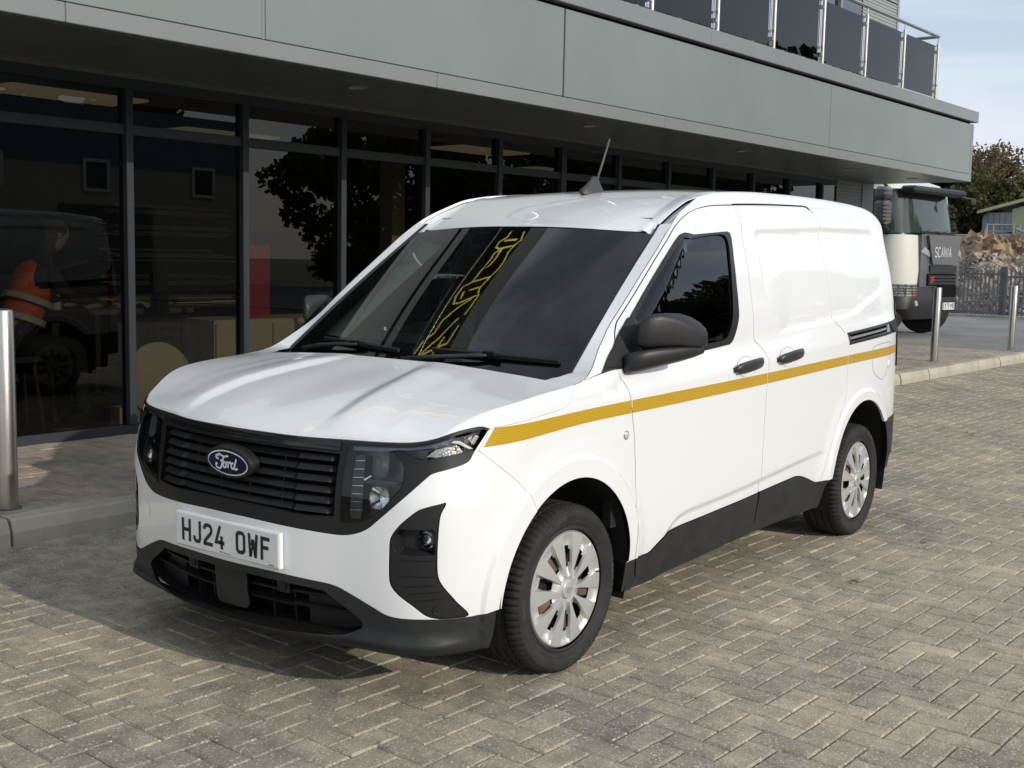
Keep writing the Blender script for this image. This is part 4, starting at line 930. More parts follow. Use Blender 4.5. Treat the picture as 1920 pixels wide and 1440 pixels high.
# --- cladding
KC=SKM
for nm,p in (('door_cladding',[q for q in cl if q[0]<2.899]+[(2.899,.263)]+[q for q in cr(SEAM) if q[0]<2.899][::-1]),('sliding_door_cladding',[q for q in cl if q[0]>2.903]+[q for q in cr(SEAM) if q[0]>2.903][::-1]+[(2.903,.263)])):
    panel(nm,p,KC,van,off=.006,gap=.0014,thick=.018,res=.03)
sill=cr(SEAM)+[(3.6592,.3560)]+[(a,b) for a,b in cr(BOT[8:])][::-1][0:]+[q for q in cr(BOT[1:9])][::-1]+[(1.7608,.3180)]
panel('sill_skirt',clean(sill),KC,van,off=.002,gap=.001,thick=.03,res=.03)
xr=2.692+math.sqrt(.393**2-(.5746-.326)**2)
rc=[(XF(xr),.5746),(4.55,.579),(4.72,.583),(4.95,.585),(5.30,.585),(5.595,.585),(5.595,.36),(5.2,.36),(4.9,.375),(4.72,.375),(4.60,.345),(4.51,.302),(XF(3.078),.29)]
rc+=arcu(*RAc,3.083,.295,xr,.5746,20)
panel('rear_bumper',clean(rc),KC,van,off=.004,gap=.0014,thick=.03,res=.04)
# --- rear: tail lamps and doors
TL=mat('tail_lamp_red',(.20,.008,.008),.12,coat=1)
panel('tail_lamp',cr([(4.696,.86),(4.696,.95),(4.706,1.10),(4.722,1.186),(4.760,1.205),(4.80,1.20)])+[(4.80,.86)],TL,van,off=.008,thick=.03,gap=.001,res=.04)
panel('tail_trim',[(4.696,.59),(4.80,.59),(4.80,.858),(4.696,.858)],PAINT,van,off=.0,gap=.0016,thick=.03,res=.04)
def Srear(a,b): return wrap(a,b,False)
panel('rear_door',cr([(4.803,.59),(4.803,1.20)])+cr([(4.803,1.20),(4.83,1.30),(4.90,1.50),(4.95,1.64),(5.0,1.66)])+[(5.600,1.68),(5.600,.59)],PAINT,van,gap=.0018,res=.05,e=.001)
# --- stripe: separate gold strips on wing, door, sliding door, quarter
GOLD=bpy.data.materials.new('gold_stripe'); GOLD.use_nodes=True
_n=GOLD.node_tree;_p=_n.nodes['Principled BSDF'];_p.inputs['Roughness'].default_value=.35;_p.inputs['Coat Weight'].default_value=.6;_p.inputs['Coat Roughness'].default_value=.15
_tc=_n.nodes.new('ShaderNodeTexCoord');_br=_n.nodes.new('ShaderNodeTexBrick');_mp=_n.nodes.new('ShaderNodeMapping');_mp.inputs['Rotation'].default_value=(math.pi/2,0,0)
_br.inputs['Scale'].default_value=1;_br.inputs['Brick Width'].default_value=.009;_br.inputs['Row Height'].default_value=.0055;_br.inputs['Mortar Size'].default_value=.0011
_br.inputs['Color1'].default_value=(.60,.37,.010,1);_br.inputs['Color2'].default_value=(.56,.34,.008,1);_br.inputs['Mortar'].default_value=(.40,.235,.004,1)
_n.links.new(_tc.outputs['Object'],_mp.inputs[0]);_n.links.new(_mp.outputs[0],_br.inputs['Vector']);_n.links.new(_br.outputs['Color'],_p.inputs['Base Color'])
S_T=Mono([1.0107,1.55,1.7782,2.919,3.8471,4.6831],[.893,.914,.9186,.9411,.966,.9852]); S_B=Mono([.9648,1.55,1.7856,2.9129,3.8425,4.6426],[.8338,.8681,.8715,.8946,.9207,.9371])
def band_(u0,u1,ul=None,ur=None,b0=None):
    L=[(u,float(S_B(u))) for u in np.linspace(b0 if b0 else u0,u1,20)]; R=[(u,float(S_T(u))) for u in np.linspace(u1,u0,20)]; return L+R
segs=[(1.014,1.7755,.972,w1,w2),(1.7815,2.914,None,d1,d2),(2.922,3.8565,None,s1,s2),(3.8625,4.195,None,b1_,b2_),(4.203,4.684,None,b1_,b2_)]
for u0,u1,b0,pa,pb in segs:
    a,b=panel('gold_strip',band_(u0,u1,b0=b0),GOLD,pa,off=.0006,thick=.0005,gap=0,res=.03,e=.0003); b.parent=pb
# --- side window trim, glass, inner seal
WINc=clean(cr(WINDOW[:3])+cr(WINDOW[2:6])+cr(WINDOW[5:10])+cr(WINDOW[9:13])+cr(WINDOW[12:17])+cr(WINDOW[16:]+WINDOW[:1]))
TRB=mat('window_rubber',(.014,.014,.015),.35)
wt1,wt2=panel('window_trim',WINc,TRB,d1,holes=[GLc],off=.0022,gap=0,res=.02,thick=.006); wt2.parent=d2
SG=thin_glass('side_glass',(.30,.36,.35),1.52)
g1,g2=panel('window_glass',[(a,b) for a,b in GLc],SG,d1,off=-.006,gap=-.004,rim=False,res=.022); g2.parent=d2
sail,sail2=panel('mirror_sail',[(1.640,1.030),(1.700,1.0285),(1.8850,1.0590),(1.8850,1.196),(1.8700,1.196),(1.745,1.096)],BLK,d1,off=.005,gap=0,thick=.006); sail2.parent=d2
# --- door handles with cups
def patch(name,fn,m,parent,nu=24,nv=14,mir=True,par2=None):
    V=np.array([fn(a,b) for b in np.linspace(0,1,nv) for a in np.linspace(0,1,nu)]);F=[(j*nu+i,j*nu+i+1,(j+1)*nu+i+1,(j+1)*nu+i) for j in range(nv-1) for i in range(nu-1)]
    o=mesh(name,V,F,m,parent,smooth=True)
    if mir: mesh(name,V*np.array([1,-1,1]),[f[::-1] for f in F],m,par2 or parent,smooth=True)
    return o
HDL=mat('handle_black',(.028,.028,.030),.38,spec=.5)
for cu,cv,pa,pb in ((2.712,.985,d1,d2),(3.137,1.003,s1,s2)):
    # shallow painted cup: ring lip + bowl
    n=40;V=[];F=[]
    prof=[(1.06,.0004),(1.0,.0016),(.94,.0004),(.80,-.0035),(.5,-.0075),(.2,-.0085),(.001,-.009)]
    for s,h in prof:
        for i in range(n):
            a=2*math.pi*i/n; P,N=SN(wrap,np.array([(cu+.083*s*math.cos(a),cv+.043*s*math.sin(a)+.10*.083*s*math.cos(a)*.5)])); V.append(P[0]+N[0]*(h+.0025))
    F=[(k*n+(i+1)%n,k*n+i,(k+1)*n+i,(k+1)*n+(i+1)%n)[::-1] for k in range(len(prof)-1) for i in range(n)]
    V=np.array(V); mesh('handle_cup',V,F,PAINT,pa,smooth=True); mesh('handle_cup',V*np.array([1,-1,1]),[f[::-1] for f in F],PAINT,pb,smooth=True)
    # handle bar
    secs=[]; K=22
    for k in range(K+1):
        t=k/K; u=cu-.127+.262*t; v=cv-.010+.018*t
        out=.030*math.sin(math.pi*min(1,max(0,t)))**.5+.004; hh=.0155+.004*math.sin(math.pi*t)
        if t<.06 or t>.94: hh*=.55
        P,N=SN(wrap,np.array([(u,v)])); P=P[0];N=N[0]; up=np.array([0,0,1.])
        th=.010
        secs.append([P+N*(out+th*math.cos(a)*.9)+up*hh*1.28*math.sin(a) for a in np.linspace(0,2*math.pi,13)[:-1]])
    V=np.array(secs).reshape(-1,3); m_=12
    F=[(k*m_+i,k*m_+(i+1)%m_,(k+1)*m_+(i+1)%m_,(k+1)*m_+i) for k in range(K) for i in range(m_)]+[tuple(range(m_-1,-1,-1)),tuple(K*m_+i for i in range(m_))]
    mesh('door_handle',V,F,HDL,pa,smooth=True); mesh('door_handle',V*np.array([1,-1,1]),[f[::-1] for f in F],HDL,pb,smooth=True)
# --- sliding rail
RAILP=[(3.8665,1.0790),(4.1451,1.0930),(4.50,1.113),(4.6890,1.1225),(4.6890,1.058),(4.56,1.0510),(3.874,1.0185),(3.8700,1.045)]
rp=panel('rail_cover',RAILP,TRB,van,off=.0012,gap=0,thick=.004,holes=[[(3.885,1.070),(4.50,1.103),(4.485,1.062),(3.890,1.030)]],res=.03)
for sg,o in ((1,rp[0]),(-1,rp[1])):
    tub('rail_recess',RH if sg>0 else neg(RH),DARK,o,depth=.030,taper=.001,mir=False,off=-.0005)
sweep('rail_guide',np.linspace(3.895,4.47,14),[(-.008,-.022),(-.008,-.010),(.004,-.010),(.004,-.022)],mat('rail_grey',(.2,.2,.2),.4),van,vf=lambda u:1.052+(u-3.885)*.053,mir=True)
sweep('rail_lip',np.linspace(3.885,4.48,20),[(-.003,.0015),(-.003,.009),(.002,.009),(.003,.0015)],TRB,van,vf=lambda u:1.070+(u-3.885)*.053+.001,mir=True)
panel('rail_end_cap',[(4.50,1.108),(4.689,1.1245),(4.689,1.058),(4.60,1.052),(4.56,1.060),(4.52,1.085)],BLK,van,off=.006,thick=.008,gap=0,res=.04)
# --- fuel flap: groove outline
FL=cr([(4.470,1.0080),(4.4263,1.0049),(4.2477,.9970),(4.2120,.9873),(4.1990,.9554),(4.2112,.8986),(4.2414,.8518),(4.30,.828),(4.362,.8090),(4.40,.812),(4.45,.85),(4.49,.90),(4.515,.96),(4.515,.995),(4.470,1.0080)])
q=MB(); V=[]
pts=np.array(clean(FL)); nn=n2(pts)*(1 if area(pts)>0 else -1)
P1_,N1_=SN(wrap,pts-nn*.0010);P2_,N2_=SN(wrap,pts+nn*.0010);n=len(pts)
V=np.concatenate([P1_+N1_*.0007,P2_+N2_*.0007]);F=[(i,(i+1)%n,n+(i+1)%n,n+i)[::1] for i in range(n)]
ff=mesh('fuel_flap_gap',V,F,DARK,b1_)
o=MB();P,N=SN(wrap,np.array([(4.50,.885)]));MM=Matrix.Translation(Vector(P[0]+N[0]*.0))@Vector(N[0]).to_track_quat('Z','Y').to_matrix().to_4x4();o.lathe([(.022,-.002),(.020,.0025),(.010,.004),(0,.0042)],18,MM);o.build('flap_button',PAINT,b1_,smooth=True)
# --- side repeater
for sg,pp in ((1,w1),(-1,w2)):
    P,N=SN(wrap,np.array([(sg*1.7415,.795)])); MM=Matrix.Translation(Vector(P[0]))@Vector(N[0]).to_track_quat('Z','Y').to_matrix().to_4x4()
    r_=MB().lathe([(.0175,-.001),(.017,.003),(.0145,.0035),(.0135,.002)],24,MM).build('side_repeater',mat('repeater_ring',(.62,.62,.60),.2,metal=.8),pp,smooth=True)
    MB().lathe([(.0138,.002),(.010,.006),(.004,.0075),(0,.0077)],20,MM).build('repeater_lens',mat('repeater_lens',(.55,.50,.44),.08,coat=1),r_,smooth=True)
# --- roof
xs=np.linspace(.80,3.40,90)
_ye=float(yR(.89))
fe=[(.80+.0905*(abs(y)/_ye)**2,y) for y in np.linspace(_ye,-_ye,50)]
yl=[(x,-float(yR(x))) for x in np.linspace(.905,3.36,120)]
re=[(3.40,y) for y in np.linspace(-.42,.42,20)]
re=cr([(3.36,-float(yR(3.36))),(3.392,-.50),(3.40,-.40),(3.402,0),(3.40,.40),(3.392,.50),(3.36,float(yR(3.36)))])
poly=fe+yl+re[1:-1]+[(x,-y) for x,y in yl[::-1]]
roofo=panel('roof',poly,PAINT,van,S=roof,mir=False,gap=0,res=.03,thick=.02,e=.002)
# ditch and pillar infill between the roof / glass and the body side edge
xs=np.linspace(.93,3.38,120)
A=[(x,-Ty(x)+.002,Tz(x)-.004) for x in xs]; Bm=[(x,-Ty(x)+.006,Tz(x)-.016) for x in xs]; Cc_=[(x,-float(yR(x))-.001,float(roof(x,-float(yR(x)))[2])-.014) for x in xs]
loft('roof_ditch',[(a) for a in Bm],[c for c in Cc_],PAINT,van,k=2)
ts=np.linspace(-.02,1.06,50)
E1=[wsc(1.0,t) for t in ts]; xs_=[float(e[0]) for e in E1]
A=[(x,-Ty(x)+.001,Tz(x)-.001) for x in xs_]
loft('pillar_trim',A,[tuple(np.array(e)+np.array([-.004,-.006,.002])) for e in E1],PAINT,van,k=2)
loft('pillar_seal',[tuple(np.array(e)+np.array([-.004,-.006,.004])) for e in E1],[tuple(np.array(e)+np.array([.003,.010,.003])) for e in E1],TRB,van,k=1)
xs=np.linspace(.885,.95,10); loft('roof_corner_trim',[(x,-Ty(x),Tz(x)-.002) for x in xs],[(x,-.605,float(roof(x,-.60)[2])-.012) for x in xs],PAINT,van,k=1)
xs=np.linspace(.02,.175,10)
loft('pillar_foot',[(x,-Ty(x)+.001,Tz(x)-.001) for x in xs],[(float(.012+(x-.02)*1.0),-.715-.01*(x>.1),1.000+(x-.02)*.12) for x in xs],PAINT,van,k=1)
# --- windscreen
WB_=.875
def wpoly(m,mb,mt):
    L=[]; w=lambda b:(.729-.093*b/.885)
    L=[(-(w(mb)-m),mb),((w(mb)-m),mb),((w(WB_-mt)-m),WB_-mt),(-(w(WB_-mt)-m),WB_-mt)]; return L
outer=wpoly(.004,-.035,.004)
inn=wpoly(.046,.105,.040)
def rnd(L,r):
    o=[];n=len(L)
    for i in range(n):
        p=np.array(L[i]);a=np.array(L[i-1]);b=np.array(L[(i+1)%n]);u=(a-p)/np.linalg.norm(a-p);v=(b-p)/np.linalg.norm(b-p)
        for k in range(9):
            t=k/8; o.append(tuple((p+u*r)*(1-t)**2+2*p*t*(1-t)+(p+v*r)*t*t))
    return o
WG=thin_glass('windscreen_glass',(.60,.70,.64),1.52)
ws=panel('windscreen',outer,WG,van,S=wsm,mir=False,gap=0,res=.022,rim=False,off=0)
FRIT=mat('frit_black',(.010,.011,.013),.04,spec=.6)
panel('windscreen_border',outer,FRIT,ws,S=wsm,holes=[rnd(inn,.07)],mir=False,gap=.001,res=.02,off=-.0015,thick=.003)
box('sticker',(.0,0,0),(.001,.001,.001),PLM,ws) if False else None
# --- cowl, wipers
cw=[(float(x)+.012,float(y),float(bon(x-.004,y)[2])-.012) for x,y in [( (XE+(.018-XE)*(1-(abs(y)/.80)**2.2)),y) for y in np.linspace(-.78,.78,50)]]
cw2=[tuple(wsc(-y/.735,-.035)+np.array([.0,0,-.004])) for y in np.linspace(-.735,.735,50)]
loft('cowl_panel',cw,cw2,BLK,van,k=1,mir=False,smooth=False)
def wiper(pts,blade,name='wiper'):
    arm=MB().tube([tuple(np.array(wsm(a,b))+np.array([-.57,0,.82])*h) for a,b,h in pts],[.013,.010,.008,.007],8).build(name,HDL,van,smooth=True)
    q=MB(); K=24; sec=[(-.008,.0),(-.004,.014),(.003,.016),(.010,.004)]; V=[]
    for k in range(K+1):
        t=k/K; a=blade[0][0]+(blade[1][0]-blade[0][0])*t; b=blade[0][1]+(blade[1][1]-blade[0][1])*t
        for db,h in sec:
            V.append(tuple(np.array(wsm(a,b+db))+np.array([-.57,0,.82])*(h+.004+.003*math.sin(math.pi*t))))
    q.add(V,[(4*k+i,4*k+4+i,4*k+4+(i+1)%4,4*k+(i+1)%4) for k in range(K) for i in range(4)]+[(0,1,2,3),(4*K+3,4*K+2,4*K+1,4*K)]); q.build('wiper_blade',BLK,arm)
    m_=.5; c=np.array(wsm((blade[0][0]+blade[1][0])/2,(blade[0][1]+blade[1][1])/2))+np.array([-.57,0,.82])*.020
    MB().box((c[0]-.016,c[1]-.030,c[2]-.010),(c[0]+.012,c[1]+.030,c[2]+.010),bev=.004).build('wiper_joint',BLKG,arm)
wiper([(.02,.000,.012),(.18,.022,.02),(.33,.040,.022),(.395,.050,.02)],((.13,.070),(.665,.047)))
wiper([(-.60,-.005,.012),(-.50,.020,.02),(-.36,.040,.022),(-.26,.050,.022)],((-.52,.073),(-.03,.050)))
# --- antenna
an=MB(); zr=float(roof(1.37,0)[2])
V=[];secs=[(0.0,.034,.0),(.3,.032,.012),(.6,.022,.035),(.85,.012,.062),(1.0,.006,.078)]
base=[(1.285,0),(1.30,.016),(1.36,.030),(1.43,.033),(1.455,.026),(1.46,0),(1.455,-.026),(1.43,-.033),(1.36,-.030),(1.30,-.016)]
for k,(s,h) in enumerate(((1,-.006),(.97,.012),(.72,.03),(.42,.055),(.22,.080))):
    cx=1.395+ .018*(1-s)*1.2
    for x,y in base: V.append((cx+(x-1.395)*s,y*s*(.9 if k else 1),zr+h+(x-1.37)*.1*0))
n=len(base);F=[(k*n+i,k*n+(i+1)%n,(k+1)*n+(i+1)%n,(k+1)*n+i) for k in range(4) for i in range(n)]+[tuple(4*n+i for i in range(n))]
ant=mesh('antenna_base',V,F,mat('antenna_grey',(.035,.035,.038),.5),van,smooth=True)
MB().tube([(1.425,0,zr+.065),(1.475,0,zr+.16),(1.525,0,zr+.262)],[.0065,.005,.0048],8).build('antenna_mast',mat('mast_grey',(.08,.08,.08),.5),ant,smooth=True)
# --- mirrors
def mirror_unit(sg,parent):
    def T(p): return (p[0],p[1]*sg,p[2])
    def lobe(name,secs,m,par,K=20,e=.55):
        V=[];n=K
        for (y,xc,zc,rx,rz,sk) in secs:
            for i in range(n):
                a=2*math.pi*i/n; cx=abs(math.cos(a))**e*math.copysign(1,math.cos(a)); cz=abs(math.sin(a))**e*math.copysign(1,math.sin(a))
                V.append(T((xc+rx*cx+sk*cz*.01,-y,zc+rz*cz)))
        F=[(k*n+i,k*n+(i+1)%n,(k+1)*n+(i+1)%n,(k+1)*n+i) for k in range(len(secs)-1) for i in range(n)]+[tuple(range(n-1,-1,-1)),tuple((len(secs)-1)*n+i for i in range(n))]
        if sg<0: pass
        F=[f[::-1] for f in F] if sg>0 else F
        o=mesh(name,V,F,m,par,smooth=True); return o
    MC=mat('mirror_black',(.017,.017,.019),.45,bump=.08,bs=700,spec=.4)
    arm=lobe('door_mirror',[(.838,.375,1.050,.030,.034,0),(.862,.390,1.054,.055,.038,0),(.890,.415,1.064,.070,.037,0),(.920,.470,1.074,.080,.034,0),(.950,.530,1.082,.076,.029,0),(.978,.585,1.089,.060,.022,0),(1.000,.622,1.094,.040,.013,0)],MC,parent)
    head=lobe('mirror_cap',[(.862,.430,1.150,.028,.030,0),(.868,.436,1.156,.050,.046,0),(.884,.455,1.163,.066,.058,0),(.910,.490,1.171,.080,.063,0),(.935,.530,1.173,.082,.060,0),(.960,.575,1.166,.070,.054,0),(.980,.605,1.156,.058,.047,0),(.995,.625,1.147,.045,.039,0),(1.006,.640,1.138,.032,.028,0),(1.012,.646,1.132,.018,.014,0)],MC,arm,e=.42)
    V=[T(p) for p in [(.530,-.885,1.125),(.668,-1.0,1.125),(.668,-1.0,1.175),(.540,-.885,1.205)]]
    mesh('mirror_glass',V,[(0,1,2,3)],CHR,arm)
mirror_unit(1,d1); mirror_unit(-1,d2)
# --- wheel arch liners
LIN=mat('arch_liner',(.012,.012,.012),.85,bump=.4,bs=40)
for cx,cz,R in ((0,.309,.385),(2.692,.326,.402)):
    for sg in (1,-1):
        V=[];F=[];A=np.linspace(-.35,math.pi+.35,40)
        for y in (.862,.70,.56): V+=[(cx+(R+ (0.0 if y>.8 else .01))*math.cos(a),-y*sg,cz+R*math.sin(a)) for a in A]
        n=40;F=[(k*n+i,k*n+i+1,(k+1)*n+i+1,(k+1)*n+i) for k in range(2) for i in range(n-1)]; b=len(V); V.append((cx,-.56*sg,cz)); F+=[(2*n+i,2*n+i+1,b) for i in range(n-1)]
        mesh('wheel_arch_liner',V,F,LIN,van,smooth=True)
        # lip return of the painted arch
        if True:
            A=np.linspace(.02,math.pi-.02,60); R0=.3725 if cx==0 else .3915
            Vv=[];
            for rr,dy in ((R0,.0),(R0-.004,.012),(R0+.006,.03)): Vv+=[(cx+rr*math.cos(a),None,cz+rr*math.sin(a),dy) for a in A]
    q=MB(); q.box((cx+R-.012,-.80,.20),(cx+R+.012,-.64,.50)); q.box((cx+R-.012,.64,.20),(cx+R+.012,.80,.50)); 
# underbody, so that light does not pass
box('underbody',(-.45,-.60,.20),(3.25,.60,.30),DARK,van)
# --- wheels
COV=mat('cover_silver',(.60,.60,.585),.34,metal=.55,coat=.3,coatr=.2,var=.05,vs=20); BRK=mat('brake_rust',(.16,.11,.085),.6,metal=.4,var=.4,vs=20)
def wheel_proto():
    Rt=.297; N=216
    prof=[(.2075,-.008),(.213,-.0125),(.2215,-.0085),(.236,-.0150),(.2385,-.0140),(.252,-.0190),(.262,-.0205),(.2745,-.0170),(.2765,-.0180),(.2835,-.0130),(.2900,-.004),(.2940,.006),(.2960,.018),(.2966,.030),(.2905,.0305),(.2905,.037),(.2970,.0375),(.2972,.066),(.2905,.0665),(.2905,.0740),(.2972,.0745),(.2972,.104),(.2905,.1045),(.2905,.112),(.2970,.1125),(.2966,.141),(.2905,.1415),(.2905,.148),(.2962,.1485),(.294,.168),(.289,.180),(.27,.190),(.24,.190),(.207,.180)]
    V=[];F=[]
    for k,(r,h) in enumerate(prof):
        for i in range(N):
            a=2*math.pi*i/N; rr=r; hh=h
            if 9<=k<=13 and i%3==0: rr-=.0055
            if k in (8,9,10) and i%3==0: hh+=.0030
            if 15<=k<=17 and i%4==0: rr-=.0025
            V.append((rr*math.cos(a),hh,rr*math.sin(a)))
    for k in range(len(prof)-1):
        for i in range(N): F.append((k*N+(i+1)%N,k*N+i,(k+1)*N+i,(k+1)*N+(i+1)%N)[::-1])
    w=mesh('wheel',V,F,RUB,None); w.data.polygons.foreach_set('use_smooth',[True]*len(F)); w.data.set_sharp_from_angle(angle=math.radians(32))
    # cover
    ph=[-1,-.80,-.62,-.56,-.50,-.40,-.2,0,.2,.40,.50,.56,.62,.80,1]; rs=[.0305,.036,.045,.055,.066,.078,.086,.094,.108,.124,.140,.152,.160,.170,.184,.194,.199,.203,.2065]
    ns=10; n=len(ph)-1; M_=n*ns; V=[];F=[]
    def hgt(r,p,s):
        p=abs(p); base=.004*math.exp(-((r-.12)/.05)**2)+(-.010)*(r<.001)
        fade=float(sst(.040,.075,r)*(1-sst(.176,.194,r)))
        hw=.50
        g=float(sst(hw-.02,hw+.12,p)); cen=(1-p/ .5)*.0025 if p<.5 else 0
        deep=.014 if s%1==0 else .01
        ridge=.0030*math.exp(-((p-.46)/.07)**2)
        ring=-.006*float(sst(.178,.186,r)*(1-sst(.190,.197,r)))*.5
        edge=.010*float(sst(.199,.2065,r))
        return -( .009*(1-(r/.2065)**2)) + base*0 + fade*(g*deep-ridge-cen)+edge+ring*0+ .006*float(1-sst(.032,.05,r))
    for r in rs:
        for s in range(ns):
            for j in range(n):
                p=ph[j]; wdt=.92-.18*float(sst(.05,.2,r))
                # paddle narrower near the hub
                q=p; k=.62+.38*float(sst(.05,.15,r)); 
                q=p*(k if abs(p)<=.5 else k+(1-k)*(abs(p)-.5)/.5)
                a=(s+.5+q*.5)/ns*2*math.pi+.31
                V.append((r*math.cos(a),hgt(r,p,s)-.006,r*math.sin(a)))
    for k in range(len(rs)-1):
        for s in range(ns):
            for j in range(n):
                i=s*n+j; i2=(i+1)%M_; pm=(ph[j]+ph[j+1])/2
                rm=(rs[k]+rs[k+1])/2
                if (.60<abs(pm) and .080<rm<.156) or (.54<abs(pm)<.60 and .094<rm<.145): continue
                F.append((k*M_+i2,k*M_+i,(k+1)*M_+i,(k+1)*M_+i2)[::-1])
    c=mesh('wheel_cover',V,F,COV,w,smooth=True); c.data.set_sharp_from_angle(angle=math.radians(28))
    # hub cap
    MB().lathe([(.0315,-.004),(.0310,-.0155),(.0270,-.0180),(.024,-.0165),(.022,-.0168),(.012,-.0185),(0,-.019)],30,axis='Y').build('hub_cap',COV,w,smooth=True)
    Vr,Fr=ribbon([[(-.014,0),(-.009,.0065),(0,.009),(.009,.0065),(.014,0),(.009,-.0065),(0,-.009),(-.009,-.0065)],[(-.007,.003),(-.004,-.003),(0,.003),(.003,-.003),(.007,.002)]],.0018,closed=(0,))
    mesh('cap_emblem',[(-a,-.0195,b) for a,b in Vr],Fr,mat('emblem_grey',(.30,.30,.29),.4,metal=.5),w)
    MB().lathe([(.206,.004),(.204,.022),(.16,.030),(.05,.024),(0,.024)],40,axis='Y').build('steel_rim',mat('rim_black',(.016,.016,.016),.55),w,smooth=True)
    for k in range(5):
        a=k*2*math.pi/5+.5; box('drum_backing',(-.030,.006,.075),(.030,.0235,.150),BRK,w,bev=.006,M=Matrix.Rotation(a,4,'Y'))  # brown blocks stand in for the brake drum behind the cover holes
    # a valve
    MB().tube([(.170,-.012,.03),(.176,-.022,.031)],.003,6).build('valve',BLK,w)
    # sidewall lettering, raised ribbons
    def arctext(strs,r0,a0,hh):
        SV=[];SF=[]
        fnt={'1':[[(1,5),(2.5,7),(2.5,0)]],'9':[[(4,4),(0,4),(0,7),(4,7),(4,0),(0,0)]],'5':[[(4,7),(0,7),(0,4),(4,4),(4,0),(0,0)]],'/':[[(0,0),(4,7)]],'6':[[(4,7),(0,7),(0,0),(4,0),(4,4),(0,4)]],'R':[[(0,0),(0,7),(4,7),(4,4),(0,4)],[(1.5,4),(4,0)]],
             'A':[[(0,0),(2,7),(4,0)],[(1,2.5),(3,2.5)]],'S':[[(4,7),(0,7),(0,3.8),(4,3.8),(4,0),(0,0)]],'P':[[(0,0),(0,7),(4,7),(4,3.5),(0,3.5)]],'I':[[(2,0),(2,7)]],'D':[[(0,0),(0,7),(3,7),(4,5),(4,2),(3,0),(0,0)]],'E':[[(4,7),(0,7),(0,0),(4,0)],[(0,3.5),(3,3.5)]],'8':[[(0,0),(0,7),(4,7),(4,0),(0,0)],[(0,3.6),(4,3.6)]],'2':[[(0,7),(4,7),(4,4),(0,3),(0,0),(4,0)]],'N':[[(0,0),(0,7),(4,0),(4,7)]],'0':[[(0,0),(0,7),(4,7),(4,0),(0,0)]]}
        x=0
        for ch in strs:
            if ch in fnt:
                Vr,Fr=ribbon([[(x+a,b) for a,b in s] for s in fnt[ch]],1.15); b0=len(SV); SV+=[tuple(v) for v in Vr]; SF+=[tuple(b0+i for i in f) for f in Fr]
            x+=5.6
        s=hh/7; return [( (r0+v*s)*math.cos(a0-u*s/r0), -.0215+.0000, (r0+v*s)*math.sin(a0-u*s/r0)) for u,v in SV],SF
    TXT=mat('tyre_lettering',(.060,.060,.058),.6)
    for s_,a_,h_ in (('195/65R15',2.15,.016),('RAPID',3.30,.015),('P329',-1.0,.015),('RAPID',.15,.014)):
        V,F=arctext(s_,.2495,a_,h_); mesh('tyre_lettering',V,F,TXT,w)
    return w
wp=wheel_proto()
vy=-.8455
def placew(w,x,sg,steer=0):
    w.parent=van; w.matrix_parent_inverse=van_inv; w.location=(x,sg*vy if sg>0 else -vy,.296-.0045)
    w.rotation_euler=(0,0,steer if sg>0 else math.pi+steer)
placew(wp,0,1,-.029)
for x,sg,st,ry in ((2.692,1,0,.9),(0,-1,-.029,.3),(2.692,-1,0,1.4)):
    c=copytree(wp,van); placew(c,x,sg,st); c.rotation_euler.rotate_axis('Y',ry)
# --- interior
DSH=mat('dash_black',(.018,.019,.019),.55,bump=.2,bs=300); SEAT=mat('seat_cloth',(.03,.03,.032),.9,bump=.4,bs=200); TRG=mat('pillar_trim_grey',(.52,.55,.50),.7)
ds=MB(); ds.prism([(.17,.60),(.17,1.0),(.26,1.013),(.46,1.015),(.60,.99),(.66,.93),(.66,.60)],-.70,.70,Matrix(((1,0,0,0),(0,0,1,0),(0,1,0,0),(0,0,0,1)))); dash=ds.build('dashboard',DSH,van,angle=50)
bn=MB(); bn.box((.44,-.52,1.0),(.60,.12,1.075),bev=.03); bn.box((.45,.20,1.0),(.62,.58,1.085),bev=.035); bn.build('instrument_binnacle',DSH,dash,smooth=False)
MB().tube([(.66,.38,.88),(.76,.38,.93)],.03,10).build('steering_column',DSH,dash)
tw=Matrix.Translation((.78,.38,.955))@Matrix.Rotation(math.radians(-62),4,'Y')
q=MB(); K=40; V=[];n_=8
for i in range(K):
    a=2*math.pi*i/K
    for j in range(n_):
        b=2*math.pi*j/n_; r=.175+.015*math.cos(b); V.append(tw@Vector((r*math.cos(a),r*math.sin(a),.015*math.sin(b))))
q.add(V,[(i*n_+j,((i+1)%K)*n_+j,((i+1)%K)*n_+(j+1)%n_,i*n_+(j+1)%n_) for i in range(K) for j in range(n_)]); q.box((-.17,-.018,-.01),(.17,.018,.01),tw,.005); q.box((-.06,-.06,-.02),(.05,.06,.02),tw,.02); q.build('steering_wheel',DSH,van,smooth=True)
for y in (-.38,.38):
    s=MB(); s.box((1.02,y-.24,.60),(1.50,y+.24,.76),bev=.05); s.box((-.07,-.235,0),(.07,.235,.62),Matrix.Translation((1.46,y,.72))@Matrix.Rotation(math.radians(14),4,'Y'),.05)
    so_=s.build('seat',SEAT,van,angle=40)
    MB().box((-.05,-.13,.66),(.05,.13,.84),Matrix.Translation((1.46,y,.72))@Matrix.Rotation(math.radians(14),4,'Y'),.045).build('headrest',SEAT,so_,angle=40)
box('bulkhead',(1.72,-.62,.3),(1.74,.62,1.62),mat('bulkhead_dark',(.02,.02,.022),.7),van)
box('cab_floor',(.2,-.80,.32),(1.72,.80,.36),DSH,van); box('cab_lining',(.98,-.57,1.585),(1.70,.57,1.60),mat('headlining',(.30,.31,.29),.9),van)
